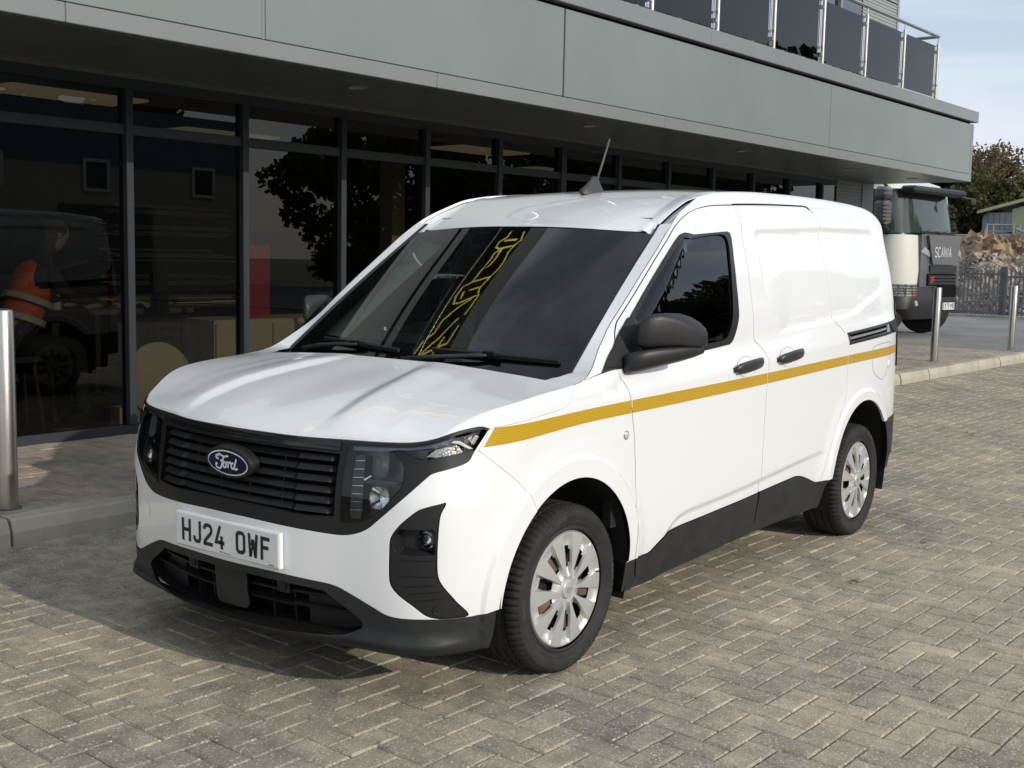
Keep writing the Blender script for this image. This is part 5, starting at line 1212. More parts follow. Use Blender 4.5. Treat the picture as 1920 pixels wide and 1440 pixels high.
# light grey inner pillars and door cards
ip=[wsc(s_,t) for s_,t in ((1.0,.06),(1.0,.97))]
for sg in (1,-1):
    A=[tuple((np.array(wsc(.985,t))+np.array([.035,.006,-.05]))*np.array([1,sg,1])) for t in np.linspace(0,1,12)]
    Bq=[tuple((np.array(wsc(.86,t))+np.array([.09,0,-.075]))*np.array([1,sg,1])) for t in np.linspace(0,1,12)]
    o=mesh('inner_pillar',A+Bq,[(i,i+1,12+i+1,12+i) for i in range(11)],TRG,van,smooth=True)
    # speaker corner trim at foot of pillar
    m1=[(.26,-.80*sg,1.03),(.52,-.795*sg,1.05),(.50,-.76*sg,1.20),(.40,-.765*sg,1.13)]
    mesh('corner_trim',m1,[(0,1,2,3)],TRG,van)
    box('door_card',(.30,-.835*sg,.45),(1.35,-.80*sg,1.03),DSH,van)
    b_=mesh('b_pillar_trim',[(1.33,-.80*sg,1.0),(1.50,-.80*sg,1.0),(1.50,-.70*sg,1.56),(1.36,-.70*sg,1.56)],[(0,1,2,3)],TRG,van)
MB().box((.86,-.12,1.425),(.88,.12,1.49),bev=.008).build('interior_mirror',DSH,van)
# seams: bottom edge of bumper seam etc. handled by the panel gaps
put=_put
bpy.data.objects.remove(vb)
# ================================================================= BACKGROUND
# ---- trees: tapered trunk, limbs, leaf clumps
def leafmat(name,c,c2):
    m=bpy.data.materials.new(name); m.use_nodes=True; n=m.node_tree; p=n.nodes['Principled BSDF']; p.inputs['Roughness'].default_value=.65; p.inputs['Specular IOR Level'].default_value=.25
    a=n.nodes.new('ShaderNodeAttribute'); a.attribute_name='tone'; r=n.nodes.new('ShaderNodeMix'); r.data_type='RGBA'; r.inputs['A'].default_value=(*c,1); r.inputs['B'].default_value=(*c2,1)
    n.links.new(a.outputs['Fac'],r.inputs['Factor']); n.links.new(r.outputs['Result'],p.inputs['Base Color'])
    t=n.nodes.new('ShaderNodeBsdfTranslucent'); n.links.new(r.outputs['Result'],t.inputs['Color']); x=n.nodes.new('ShaderNodeMixShader'); x.inputs[0].default_value=.25
    o=n.nodes['Material Output']; n.links.new(p.outputs[0],x.inputs[1]); n.links.new(t.outputs[0],x.inputs[2]); n.links.new(x.outputs[0],o.inputs['Surface']); return m
LF1=leafmat('leaf_green',(.050,.062,.020),(.115,.105,.040)); LF2=leafmat('leaf_autumn',(.085,.065,.030),(.19,.13,.055)); LF3=leafmat('leaf_dark',(.035,.045,.020),(.075,.080,.030))
BARK=mat('bark',(.10,.085,.065),.9,var=.4,vs=3)
def quads(C,size,rg):
    n=len(C); a=rg.normal(size=(n,3)); a/=np.linalg.norm(a,axis=1)[:,None]; b=np.cross(a,rg.normal(size=(n,3))); b/=np.linalg.norm(b,axis=1)[:,None]; s=size*rg.uniform(.6,1.3,n)[:,None]
    return np.stack([C-a*s-b*s*.6,C+a*s-b*s*.6,C+a*s+b*s*.6,C-a*s+b*s*.6],1)
def leafmesh(name,Q,tone,m,parent):
    n=len(Q); me=bpy.data.meshes.new(name); me.vertices.add(n*4); me.vertices.foreach_set('co',Q.reshape(-1)); me.loops.add(n*4); me.loops.foreach_set('vertex_index',np.arange(n*4,dtype=np.int32)); me.polygons.add(n); me.polygons.foreach_set('loop_start',np.arange(0,n*4,4,dtype=np.int32))
    me.materials.append(m); me.update(calc_edges=True); at=me.attributes.new('tone','FLOAT','POINT'); at.data.foreach_set('value',np.repeat(tone,4).astype(np.float32)); o=bpy.data.objects.new(name,me); put(o,parent); return o
def tree(loc,h,r,m,label,seed,name='tree',group='trees beyond the yard',nl=9000,leaf=.16,bare=.0,low=.25):
    rg=np.random.default_rng(seed); t=thing(name,loc,label,'tree',group=group)
    q=MB(); q.tube([(0,0,-.2),(.05*h*.1,0,h*.25),(rg.normal()*.2,rg.normal()*.2,h*.55)],[h*.035,h*.026,h*.014],8)
    cl=[]
    for k in range(26 if bare else 16):
        a=rg.uniform(0,6.28); z0=h*rg.uniform(.2,.5); L=r*rg.uniform(.5,1.0); z1=h*rg.uniform(low+.15,.97); k_=math.sqrt(max(.05,1-((z1/h-.58)/.45)**2)); e=np.array([math.cos(a)*L*k_,math.sin(a)*L*k_,z1])
        q.tube([(0,0,z0),tuple(e*np.array([.45,.45,1])*np.array([1,1,0])+np.array([0,0,z0+(z1-z0)*.55])),tuple(e)],[h*.012,h*.007,h*.002],5); cl.append(e)
        if bare:
            for j in range(9):
                d=e+rg.normal(size=3)*r*.32; d[2]=min(d[2]+abs(rg.normal())*.3,h*1.02); q.tube([tuple(e*.8+np.array([0,0,z0])*.2),tuple((e+d)/2),tuple(d)],[h*.004,h*.0025,h*.0012],4); cl.append(d)
    q.build('trunk',BARK,t,smooth=True)
    # clumps
    nc=70; C=[]; T=[]
    for k in range(nc):
        a=rg.uniform(0,6.28); zz=rg.uniform(low,1); k_=math.sqrt(max(.02,1-((zz-.55)/.5)**2)); rr=r*k_*rg.uniform(.45,1)**.6; C.append((math.cos(a)*rr,math.sin(a)*rr,zz*h)); T.append(rg.uniform(0,1))
    C=np.array(C+[tuple(e) for e in cl]); T=np.array(T+[rg.uniform(0,1) for e in cl]); idx=rg.integers(0,len(C),nl); sc=r*.17
    off=rg.normal(size=(nl,3)); off/=np.linalg.norm(off,axis=1)[:,None]; off*=sc*rg.uniform(.3,1.15,nl)[:,None]**.5*np.array([1,1,.8])
    if bare: k=rg.random(nl)<(1-bare); idx=idx[k]; off=off[k]
    P=C[idx]+off; tone=np.clip(T[idx]*.6+rg.uniform(0,.4,len(P)),0,1)
    leafmesh('crown',quads(P,leaf,rg),tone,m,t); return t
treespec=[(48,13.2,5.6,2.6,LF3,'dense dark evergreen tree directly right of the lorry cab',.0),(66,16.5,7.4,3.2,LF2,'autumn brown half bare tree poking above the canopy corner',.55),(70,14.5,6.6,3.4,LF2,'bare branched tree with thin brown crown against the sky on the far right',.62),
 (58,17.0,5.8,3.0,LF1,'green and bronze tree partly hidden by the lorry cab',.1),(60,13.2,5.4,2.6,LF1,'mid green bushy tree between the dark evergreen and the shed roof',.1),(64,11.2,5.3,2.8,LF2,'low olive brown tree behind the pale green shed',.2),(75,19.5,7.3,3.4,LF2,'tall bare twigged tree behind the canopy corner trim',.62),(72,8.6,5.6,3.0,LF1,'rounded green tree beyond the shed, outermost on the right',.15),(90,24,7,4,LF1,'green tree deep behind the lorry and building end',.1)]
for i,(x,y,h,r,m,lb,b) in enumerate(treespec): tree((x,y,-.0),h,r,m,lb,40+i,bare=b,leaf=.085 if not b>.3 else .07,nl=26000)
# ---- low wall, shed with gantry
CONC=mat('concrete_wall',(.30,.28,.24),.9,var=.3,vs=2)
w=thing('retaining_wall',(43.5,13.5,0),'low grey concrete panel wall behind the rubble, between lorry and shed','wall')
for k in range(5):
    box('wall_panel',(-.12,-k*1.25-1.23,1.0),(.12,-k*1.25,2.42),CONC,w,bev=.02)
box('wall_coping',(-.2,-6.3,2.42),(.2,.1,2.58),CONC,w,bev=.02)
SHG=mat('shed_green',(.40,.43,.27),.6,var=.08,vs=1); SHS=mat('shed_grey',(.24,.26,.27),.6,var=.1,vs=1.2)
sh=thing('shed',(47,10.9,0),'pale green metal shed with pitched roof and grey boarded side at the right edge','shed')
box('side_wall',(0,-1.15,1.4),(.15,.0,3.55),SHS,sh)
for k in range(5): box('side_board',(-.03,-1.12+k*.225,1.45),(0,-.93+k*.225,3.5),SHS,sh)
q=MB(); q.prism([(-1.15,1.4),(-1.15,3.68),(-3.9,4.5),(-6.6,3.68),(-6.6,1.4)],0,8,Matrix(((0,0,1,0.0),(1,0,0,0),(0,1,0,0),(0,0,0,1)))); q.build('gable_wall',SHG,sh)
q=MB(); q.prism([(.15,3.50),(.15,3.62),(-3.9,4.72),(-3.9,4.60)],-.3,8.3,Matrix(((0,0,1,0),(1,0,0,0),(0,1,0,0),(0,0,0,1)))); q.prism([(-3.9,4.60),(-3.9,4.72),(-8,3.62),(-8,3.50)],-.3,8.3,Matrix(((0,0,1,0),(1,0,0,0),(0,1,0,0),(0,0,0,1)))); q.build('roof',mat('shed_roof',(.42,.46,.28),.55,var=.1,vs=1),sh)
wf=box('window',(-.04,-2.25,2.30),(.02,-1.75,3.05),mat('shed_frame',(.35,.35,.33),.5),sh); box('pane',(-.05,-2.20,2.35),(-.038,-1.80,3.0),mat('shed_pane',(.03,.035,.04),.1),wf)
GAL=mat('galvanised',(.36,.37,.37),.45,metal=.7,var=.2,vs=4)
gy=thing('conveyor_gantry',(45.2,10.2,0),'grey steel gantry with railings and sloping conveyor in front of the green shed','gantry')
for x in (0,.9):
    q=MB()
    for y in (0,-1.0): q.tube([(x,y,1.6),(x,y,3.05)],.035,6)
    q.tube([(x,0,3.0),(x,-1.0,3.0)],.03,6); q.tube([(x,0,2.75),(x,-1.0,2.75)],.02,6); q.build('platform_railing',GAL,gy)
box('platform_deck',(-.05,-1.1,2.38),(1,.1,2.46),GAL,gy)
q=MB(); q.tube([(0.2,-.9,2.9),(.2,-3.2,1.9)],.03,6); q.tube([(.7,-.9,2.9),(.7,-3.2,1.9)],.03,6)
for k in range(9): q.tube([(.2,-.9-k*.27,2.9-k*.117),(.2,-.9-k*.27,2.5-k*.117)],.015,4)
q.build('conveyor_railing',GAL,gy); q=MB(); q.box((0,0,0),(.7,2.9,.14),Matrix.Translation((.1,-3.4,1.62))@Matrix.Rotation(math.radians(22),4,'X')); q.build('conveyor_belt',mat('belt_dark',(.06,.06,.06),.7),gy)
# ---- rubble heaps: displaced mound with stones (stuff)
STO=block_mat('rubble_stone',True,(.34,.31,.27),(.50,.47,.43),(.25,.20,.16),speck=.5)
EAR=mat('earth',(.33,.235,.14),.95,var=.35,vs=1.3,bump=.8,bs=9)
def mound(name,cx,cy,rx,ry,h,label,mo,n_st,seed,smin,smax,ms,zb=.0):
    rg=np.random.default_rng(seed); n=46; V=[];F=[]
    def H(x,y):
        q=((x-cx)/rx)**2+((y-cy)/ry)**2; b=h*np.maximum(0,1-q)**.85; return zb+b*(1+.18*np.sin(x*1.7+seed)*np.cos(y*2.1)+.08*np.sin(x*5+y*4))
    for i in range(n):
        for j in range(n):
            x=cx+rx*(2*i/(n-1)-1); y=cy+ry*(2*j/(n-1)-1); V.append((x,y,float(H(x,y))+rg.normal()*.05-.03))
    F=[(i*n+j,(i+1)*n+j,(i+1)*n+j+1,i*n+j+1) for i in range(n-1) for j in range(n-1)]
    t=mesh(name,V,F,mo); tag(t,label,'rubble',kind='stuff')
    # stones
    P=np.stack([rg.uniform(cx-rx,cx+rx,n_st),rg.uniform(cy-ry,cy+ry,n_st)],1); q=((P[:,0]-cx)/rx)**2+((P[:,1]-cy)/ry)**2; P=P[q<.98]; m_=len(P); Z=H(P[:,0],P[:,1])
    s=rg.uniform(smin,smax,m_)*rg.uniform(.5,1,m_)
    cube=np.array([(-1,-1,-1),(1,-1,-1),(1,1,-1),(-1,1,-1),(-.7,-.8,1),(.8,-.6,.8),(.7,.8,1),(-.8,.7,.7)])
    VV=cube[None]*s[:,None,None]*rg.uniform(.5,1.2,(m_,1,3))+rg.normal(0,.12,(m_,8,3))*s[:,None,None]
    ang=rg.uniform(0,6.28,(m_,3)); 
    ca,sa=np.cos(ang[:,0]),np.sin(ang[:,0]); x=VV[...,0]*ca[:,None]-VV[...,1]*sa[:,None]; y=VV[...,0]*sa[:,None]+VV[...,1]*ca[:,None]; VV=np.stack([x,y,VV[...,2]],-1)
    ca,sa=np.cos(ang[:,1]),np.sin(ang[:,1]); y=VV[...,1]*ca[:,None]-VV[...,2]*sa[:,None]; z=VV[...,1]*sa[:,None]+VV[...,2]*ca[:,None]; VV=np.stack([VV[...,0],y,z],-1)
    VV+=np.stack([P[:,0],P[:,1],Z],-1)[:,None]
    FF=np.array([(0,3,2,1),(4,5,6,7),(0,1,5,4),(1,2,6,5),(2,3,7,6),(3,0,4,7)])[None]+8*np.arange(m_)[:,None,None]; FF=FF.reshape(-1,4)
    me=bpy.data.meshes.new('rubble_stones'); me.vertices.add(m_*8); me.vertices.foreach_set('co',VV.reshape(-1)); me.loops.add(len(FF)*4); me.loops.foreach_set('vertex_index',FF.reshape(-1).astype(np.int32)); me.polygons.add(len(FF)); me.polygons.foreach_set('loop_start',np.arange(0,len(FF)*4,4,dtype=np.int32)); me.materials.append(ms); me.polygons.foreach_set('use_smooth',np.zeros(len(FF),bool)); me.update(calc_edges=True)
    at=me.attributes.new('tone','FLOAT','POINT'); at.data.foreach_set('value',np.repeat(rg.random(m_),8).astype(np.float32)); o=bpy.data.objects.new('rubble_stones',me); put(o,t); o['kind']='stuff'
mound('rubble_heap',35.2,6.4,2.6,6.2,1.55,'heap of broken grey stone rubble behind the palisade fence',STO,5200,3,.05,.13,STO)
mound('earth_heap',39.5,8.3,2.6,2.7,2.25,'brown earth spoil heap rising above the stone rubble',EAR,900,5,.06,.26,block_mat('earth_stone',True,(.30,.23,.16),(.36,.28,.20),(.24,.18,.12),speck=.3))
mound('earth_heap',41.0,4.6,3.2,3.4,2.6,'second earth and boulder heap behind the fence at the right edge',EAR,900,8,.06,.34,STO)
BOU=STO
# ---- palisade fence
FG=mat('palisade_steel',(.17,.18,.185),.5,metal=.6,var=.2,vs=3)
def fence(y0,y1,label,gate):
    t=thing('palisade_gate' if gate else 'palisade_fence',(30.8,y0,-.01),label,'gate' if gate else 'fence')
    L=abs(y1-y0); sgn=-1
    for z in ((.12,1.10) if not gate else (.10,1.16)): box('rail',(-.02,-L,z),(.02,0,z+.05),FG,t)
    p=MB().prism([(-.014,-.012),(.0,-.03),(.014,-.012),(.014,.012),(0,.03),(-.014,.012)],.05,1.24); n=len(p.V)
    p.F=[f for f in p.F]; 
    k0=None; y=-.06
    while y>-L+.03:
        if k0 is None:
            q=MB().prism([(.0,-.028),(.012,-.01),(.012,.01),(0,.028),(-.006,.0)],.05,1.26); q.add([(0,-.028,1.26),(.012,-.01,1.26),(.012,.01,1.26),(0,.028,1.26),(0,0,1.36)],[(0,1,4),(1,2,4),(2,3,4),(3,0,4)]); k0=q.build('pale',FG,t); k0.location=(-.03,y,0)
        else: c=k0.copy(); COL.objects.link(c); c.parent=t; c.location=(-.03,y,random.uniform(-.01,.01))
        y-=.112
    for y in ((0,-L) if gate else np.arange(0,-L-.1,-1.9)):
        box('post',(.0,y-.045,0),(.08,y+.045,1.40),FG,t)
    if gate: box('gate_lock',(-.05,-.22,.55),(.03,-.04,.78),FG,t)
fence(7.05,5.78,'narrow palisade gate leaf nearest the lorry with thick steel posts',True); fence(5.70,-3.0,'grey steel palisade fence running right in front of the rubble',False)
fence(10.6,7.15,'short palisade fence length seen between the lorry and the gate',False)
kb=box('yard_kerb',(30.2,-8,-.02),(30.45,12,.06),CONC); tag(kb,kind='structure')
# ================================================================= LORRY
tx=Vector((2.45,-.37,0)).normalized(); tn=Vector((tx.y,-tx.x,0)); T0=Vector((19.3,4.55,0))-tx*.12
MT=Matrix(((tx.x,-tn.x,0,T0.x),(tx.y,-tn.y,0,T0.y),(0,0,1,0),(0,0,0,1)))   # local x across the front, y backwards, z up
lor=thing('tipper_lorry',T0,'cream and dark grey heavy lorry cab standing in the yard behind the building corner','lorry',rz=math.atan2(tx.y,tx.x))
CRM=mat('lorry_cream',(.74,.72,.64),.35,coat=1,coatr=.04); LGR=mat('lorry_grey',(.10,.10,.105),.4,coat=.4); LBK=mat('lorry_black',(.02,.021,.023),.5); LDK=mat('lorry_navy',(.012,.014,.022),.3)
def rrect(x0,y0,x1,y1,r,n=7):
    o=[]
    for cx,cy,a0 in ((x0+r,y0+r,math.pi),(x1-r,y0+r,1.5*math.pi),(x1-r,y1-.02,0),(x0+r,y1-.02,.5*math.pi)):
        rr=r if cy<y1-.1 else .02
        cx=(x0+rr if cx<(x0+x1)/2 else x1-rr)
        for k in range(n): a=a0+k*math.pi/2/(n-1); o.append((cx+rr*math.cos(a),cy+rr*math.sin(a)))
    return o
def loftz(name,secs,m,parent,ang=40):
    q=MB(); n=len(secs[0][1]); V=[(x,y,z) for z,p in secs for x,y in p]; F=[(k*n+i,k*n+(i+1)%n,(k+1)*n+(i+1)%n,(k+1)*n+i) for k in range(len(secs)-1) for i in range(n)]+[tuple(range(n-1,-1,-1)),tuple((len(secs)-1)*n+i for i in range(n))]; q.add(V,F); return q.build(name,m,parent,angle=ang)
Wt=2.42
loftz('cab_lower',[(1.02,rrect(.02,.02,Wt-.02,2.0,.42)),(1.3,rrect(0,0,Wt,2.0,.44)),(1.98,rrect(.0,.05,Wt,2.0,.42))],CRM,lor)
loftz('cab_upper',[(1.98,rrect(.02,.10,Wt-.02,2.0,.36)),(2.86,rrect(.08,.24,Wt-.08,2.0,.34))],LDK,lor)
loftz('cab_roof',[(2.86,rrect(.08,.22,Wt-.08,2.0,.34)),(3.00,rrect(.12,.38,Wt-.12,2.0,.30)),(3.10,rrect(.3,.65,Wt-.3,2.0,.2))],CRM,lor)
# windscreen curved sheet
def curved(name,pts,z0,z1,y0,dy,m,off=.012):
    V=[(x,y-off,z0) for x,y in pts]+[(x,y+dy-off,z1) for x,y in pts]; n=len(pts); return mesh(name,V,[(i,i+1,n+i+1,n+i) for i in range(n-1)],m,lor,smooth=True)
fp=[(.03,.42),(.08,.26),(.20,.15),(.42,.095),(.9,.075),(Wt/2,.07),(Wt-.9,.075),(Wt-.42,.095),(Wt-.20,.15),(Wt-.08,.26)]
curved('windscreen',fp,2.02,2.80,0,.14,mat('lorry_glass',(.035,.05,.045),.04,spec=.8))
box('sun_visor',(.12,-.10,2.78),(Wt-.12,.22,2.91),LBK,lor,bev=.04)
MB().prism([(.75,-.012),(Wt-.35,-.012),(Wt-.35,.10),(.75,.10)],1.98,2.06).build('wiper_panel',LBK,lor)
for x0 in (.55,1.3): MB().tube([(x0,-.03,2.03),(x0+.75,-.02,2.06)],.014,5).tube([(x0+.05,-.03,2.01),(x0+.4,-.03,2.10)],.01,5).build('wiper',LBK,lor)
q=MB(); q.prism([(.62,-.03),(Wt-.14,-.03),(Wt-.14,.1),(.62,.1)],.98,2.0); q.build('front_panel',LGR,lor)
q=MB().prism([(.80,1.98),(Wt-.2,1.98),(Wt-.42,1.42),(1.02,1.42)],.0,.06,Matrix(((1,0,0,0),(0,0,-1,-.03),(0,1,0,0),(0,0,0,1)))); q.build('centre_panel',LGR,lor)
box('upper_grille',(.98,-.06,1.26),(Wt-.30,-.02,1.40),LBK,lor); 
for z in (1.02,1.085,1.15): box('grille_bar',(.92,-.07,z),(Wt-.30,-.02,z+.05),LBK,lor)
box('grille_slot',(.90,-.045,1.0),(Wt-.28,-.02,1.24),DARK,lor)
# lettering
LS={'S':[[(4,6.2),(3,7),(1,7),(0,6),(0,4.6),(1,3.8),(3,3.2),(4,2.4),(4,1),(3,0),(1,0),(0,.8)]],'C':[[(4,6),(3,7),(1,7),(0,6),(0,1),(1,0),(3,0),(4,1)]],'A':[[(0,0),(2,7),(4,0)],[(.9,2.4),(3.1,2.4)]],'N':[[(0,0),(0,7),(4,0),(4,7)]],'I':[[(1,0),(1,7)]]}
x=0;SV=[];SF=[]
for ch in 'SCANIA':
    Vr,Fr=ribbon([[(x+a,b) for a,b in s] for s in LS[ch]],1.15); b0=len(SV); SV+=[tuple(v) for v in Vr]; SF+=[tuple(b0+i for i in f) for f in Fr]; x+=3.6 if ch=='I' else 5.8
s=.72/x; mesh('maker_lettering',[(1.08+a*s,-.096,1.57+b*s*1.15) for a,b in SV],SF,mat('letter_silver',(.75,.75,.75),.3,metal=.4),lor)
Vr,Fr=ribbon([[(0,0),(2,3),(4,6)],[(0,6),(4,0)],[(4,6),(7,6)],[(4,3),(7,3)]],1.6); mesh('red_badge',[(.99+a*.022,-.078,1.06+b*.018) for a,b in Vr],Fr,mat('badge_red',(.6,.03,.02),.4),lor)
for a,b in ((.60,.95),(Wt-.34,Wt-.12)):
    mesh('upper_lamp',[(a,-.035,1.66),(b,-.05,1.56),(b,-.05,1.66),(a+.12,-.045,1.76)],[(0,1,2,3)],mat('lamp_bright',(.8,.8,.8),.1,metal=.6),lor)
# wheel arch, corner, bumper, lamps
loftz('bumper',[(.34,rrect(.22,.05,Wt-.22,1.1,.40)),(.55,rrect(-.06,-.08,Wt+.06,1.0,.42)),(.78,rrect(-.06,-.08,Wt+.06,1.0,.42)),(1.02,rrect(.02,.0,Wt-.02,1.0,.42))],LBK,lor)
def cornerplate(name,pts,z0,z1,m,o=.02):
    V=[(x,y,z) for z in (z0,z1) for x,y in pts]; n=len(pts); return mesh(name,V,[(i,i+1,n+i+1,n+i) for i in range(n-1)],m,lor,smooth=True)
cpts=[(-.065,.42),(-.062,.30),(-.01,.14),(.09,.02),(.22,-.06),(.40,-.092),(.62,-.095)]
hl_=cornerplate('headlight',cpts[:6],.80,1.03,mat('lorry_lamp',(.45,.46,.46),.25,metal=.5,var=.6,vs=14))
cornerplate('indicator',[(-.068,.42),(-.066,.33)],.82,1.02,mat('lorry_amber',(.55,.13,.03),.3,coat=1)); cornerplate('indicator',[(.28,-.085),(.42,-.098)],.80,.88,MATS['lorry_amber'])
q=MB()
for z in (.85,.90,.95,1.0):
    q.tube([(x*1.0-.012,y-.02,z) for x,y in cpts[:6]],.006,4)
for x,y in [(-.08,.36),(-.055,.22),(.0,.10),(.12,-.02),(.25,-.09),(.37,-.115)]: q.tube([(x,y,.80),(x,y,1.03)],.006,4)
q.build('lamp_guard',LBK,hl_)
MB().lathe([(.0,.0),(.06,.0),(.05,.02)],16,Matrix.Translation((.42,-.085,.66))@Matrix.Rotation(math.pi/2,4,'X')).build('fog_lamp',mat('lamp_bright',(.8,.8,.8),.1),lor)
box('step_recess',(1.25,-.10,.78),(Wt-.35,-.075,1.0),DARK,lor)
pl2=box('number_plate',(1.52,-.105,.52),(2.02,-.085,.66),PLM,lor)
x=0;SV=[];SF=[]
F2={'E':[[(4,7),(0,7),(0,0),(4,0)],[(0,3.5),(3,3.5)]],'X':[[(0,0),(4,7)],[(0,7),(4,0)]],'7':[[(0,7),(4,7),(1.5,0)]],'3':[[(0,7),(4,7),(4,0),(0,0)],[(1,3.5),(4,3.5)]],'V':[[(0,7),(2,0),(4,7)]],'Y':[[(0,7),(2,3.5),(4,7)],[(2,3.5),(2,0)]],'B':[[(0,0),(0,7),(4,7),(4,0),(0,0)],[(0,3.5),(4,3.5)]],' ':[]}
for ch in 'EX73 VYB':
    if F2[ch]:
        Vr,Fr=ribbon([[(x+a,b) for a,b in s] for s in F2[ch]],1.3); b0=len(SV); SV+=[tuple(v) for v in Vr]; SF+=[tuple(b0+i for i in f) for f in Fr]
    x+=5.8 if ch!=' ' else 3
s=.46/x; mesh('plate_letters',[(1.545+a*s,-.107,.548+b*s*1.2) for a,b in SV],SF,PBK,pl2)
# door line and handle, side window, mirrors
box('door_gap',(-.004,.52,1.05),(.01,.535,2.0),DARK,lor); MB().lathe([(0,0),(.05,.0),(.045,.03),(0,.035)],16,Matrix.Translation((-.0,.48,1.52))@Matrix.Rotation(-math.pi/2,4,'Y')).build('door_cap',LBK,lor)
q=MB(); q.box((-.09,.25,2.0),(.02,.65,2.06)); q.tube([(-.05,.3,2.03),(-.42,.24,2.16)],.03,6); mi=q.build('mirror_arm',LBK,lor); MB().tube([(-.0,.4,2.86),(-.42,.26,2.92)],.03,6).build('upper_mirror_arm',LBK,mi)
for z0,z1,nm in ((2.16,2.60,'main_mirror'),(2.64,2.86,'wide_mirror')):
    mm=MB().box((-.58,.12,z0),(-.30,.38,z1),bev=.05).build(nm,LGR,mi)
    for k in range(int((z1-z0)/.07)-1): box('mirror_rib',(-.583,.115,z0+.06+k*.07),(-.34,.20,z0+.068+k*.07),LBK,mm)
MB().lathe([(.0,.0),(.11,.01),(.12,.04),(0,.05)],16,Matrix.Translation((Wt-.02,-.16,2.70))@Matrix.Rotation(math.pi/2,4,'X')@Matrix.Diagonal((1,.6,1,1))).build('front_mirror',LBK,lor)
MB().tube([(Wt-.3,-.02,2.80),(Wt-.05,-.16,2.74)],.02,6).build('front_mirror_arm',LBK,lor)
for sx in (0.08,Wt-.42):
    t_=MB().lathe([(.27,0),(.36,-.01),(.46,.0),(.50,.05),(.50,.28),(.46,.33),(.27,.33)],40,Matrix.Translation((sx,.62,.50))@Matrix.Rotation(-math.pi/2,4,'Z'),axis='Y').build('wheel',RUB,lor,angle=40)
    MB().lathe([(.0,.10),(.12,.06),(.2,.09),(.27,.02)],24,Matrix.Translation((sx,.62,.50))@Matrix.Rotation(-math.pi/2,4,'Z'),axis='Y').build('rim',mat('lorry_rim',(.12,.12,.12),.5,metal=.5),t_,smooth=True)
box('chassis',(.75,1.0,.55),(Wt-.75,7.5,.95),LBK,lor); box('tipper_body',(.0,2.5,1.15),(Wt,7.6,2.6),LGR,lor,bev=.03)
for sx in (0.02,Wt-.34):
    for yy in (4.9,6.2): MB().lathe([(.0,.06),(.27,.0),(.36,-.01),(.46,.0),(.50,.05),(.50,.28),(.46,.33),(0,.33)],30,Matrix.Translation((sx,yy,.50))@Matrix.Rotation(-math.pi/2,4,'Z'),axis='Y').build('wheel',RUB,lor,angle=40)
# ================================================================= THINGS INSIDE AND ON THE BUILDING
BEI=mat('beige_board',(.55,.47,.33),.7,var=.06,vs=3); REDM=mat('red_board',(.42,.02,.025),.5)
def inb(name,a,b,m,label,cat,group=None,bev=.0,rz=0):
    o=box(name,a,b,m,None,bev); o.matrix_world=MBD; tag(o,label,cat,group); return o
c=thing('cabinet',bw(2.72,2.55,.115),'low beige two door cabinet behind the glass just left of the windscreen','cabinet',rz=TH)
box('carcass',(0,0,0),(1.75,.5,.74),BEI,c); 
for k in range(3): box('door',(.01+k*.58,-.02,.03),(.57+k*.58,-.001,.71),BEI,c,bev=.003)
inb('display_panel',(3.18,2.72,.86),(3.42,2.76,1.47),REDM,'upright red panel standing on the beige cabinet behind the glass','panel')
c=thing('round_table_top',bw(1.98,2.42,.115),'beige round board leaning behind the glass beside the grille of the van','board',rz=TH)
MB().lathe([(0,0),(.285,0),(.285,.03),(0,.03)],40,Matrix.Translation((.13,0,.315))@Matrix.Rotation(math.radians(82),4,'X')).build('disc',BEI,c,angle=40); box('foot',(-.22,-.03,0),(-.05,.1,.13),BEI,c)
d=thing('workbench',bw(1.42,2.75,.115),'dark workbench with tools and papers behind the second pane from the left','bench',rz=TH)
box('top',(0,0,.80),(1.25,.7,.84),mat('bench_top',(.10,.085,.06),.6),d)
for x in (.03,1.16):
    for y in (.03,.61): box('leg',(x,y,0),(x+.06,y+.06,.80),IN,d)
inb('mug',(1.06,3.2,.96),(1.15,3.29,1.07),mat('mug_cream',(.55,.50,.38),.4),'cream mug standing on the dark workbench','mug') if False else None
m_=MB().lathe([(0,0),(.045,0),(.048,.11),(.042,.11),(.04,.01)],20); m_.tube([(.045,0,.09),(.08,0,.07),(.075,0,.035),(.045,0,.02)],.006,6); mo=m_.build('mug',mat('mug_cream',(.55,.50,.38),.4),angle=40); mo.location=bw(1.56,2.9,.956); tag(mo,'cream mug standing on the dark workbench behind the left pane','mug')
for i,(x,y,rz_,w_,l_) in enumerate(((1.78,3.0,.2,.22,.30),(2.02,3.15,-.4,.20,.26),(2.27,2.95,.5,.22,.26),(2.50,3.1,-.1,.25,.18))):
    q=MB(); V=[];F=[]
    for a in range(7):
        for b_ in range(5): V.append(((a/6-.5)*l_,(b_/4-.5)*w_,.02+.025*math.sin(a*1.3+i)*math.cos(b_*.9)))
    F=[(a*5+b_,(a+1)*5+b_,(a+1)*5+b_+1,a*5+b_+1) for a in range(6) for b_ in range(4)]; q.add(V,F); o=q.build('paper_sheet',BEI,smooth=True); o.location=bw(x,y,.955); o.rotation_euler=(0,0,rz_); tag(o,['crumpled beige sheet lying left on the workbench','small folded beige sheet in the middle of the workbench','curled beige sheet right of the middle on the workbench','narrow beige offcut at the right end of the workbench'][i],'sheet',group='sheets on the workbench')
sr=thing('shelf_rack',bw(2.75,4.3,.115),'rack with stacked beige boards deep behind the third pane','rack',rz=TH)
for k in range(5):
    for j in range(6): box('board',(random.uniform(0,.2),random.uniform(0,.1),.75+k*.22+j*.02),(random.uniform(1.2,1.6),.6,.765+k*.22+j*.02),BEI if (j+k)%3 else IN,sr)
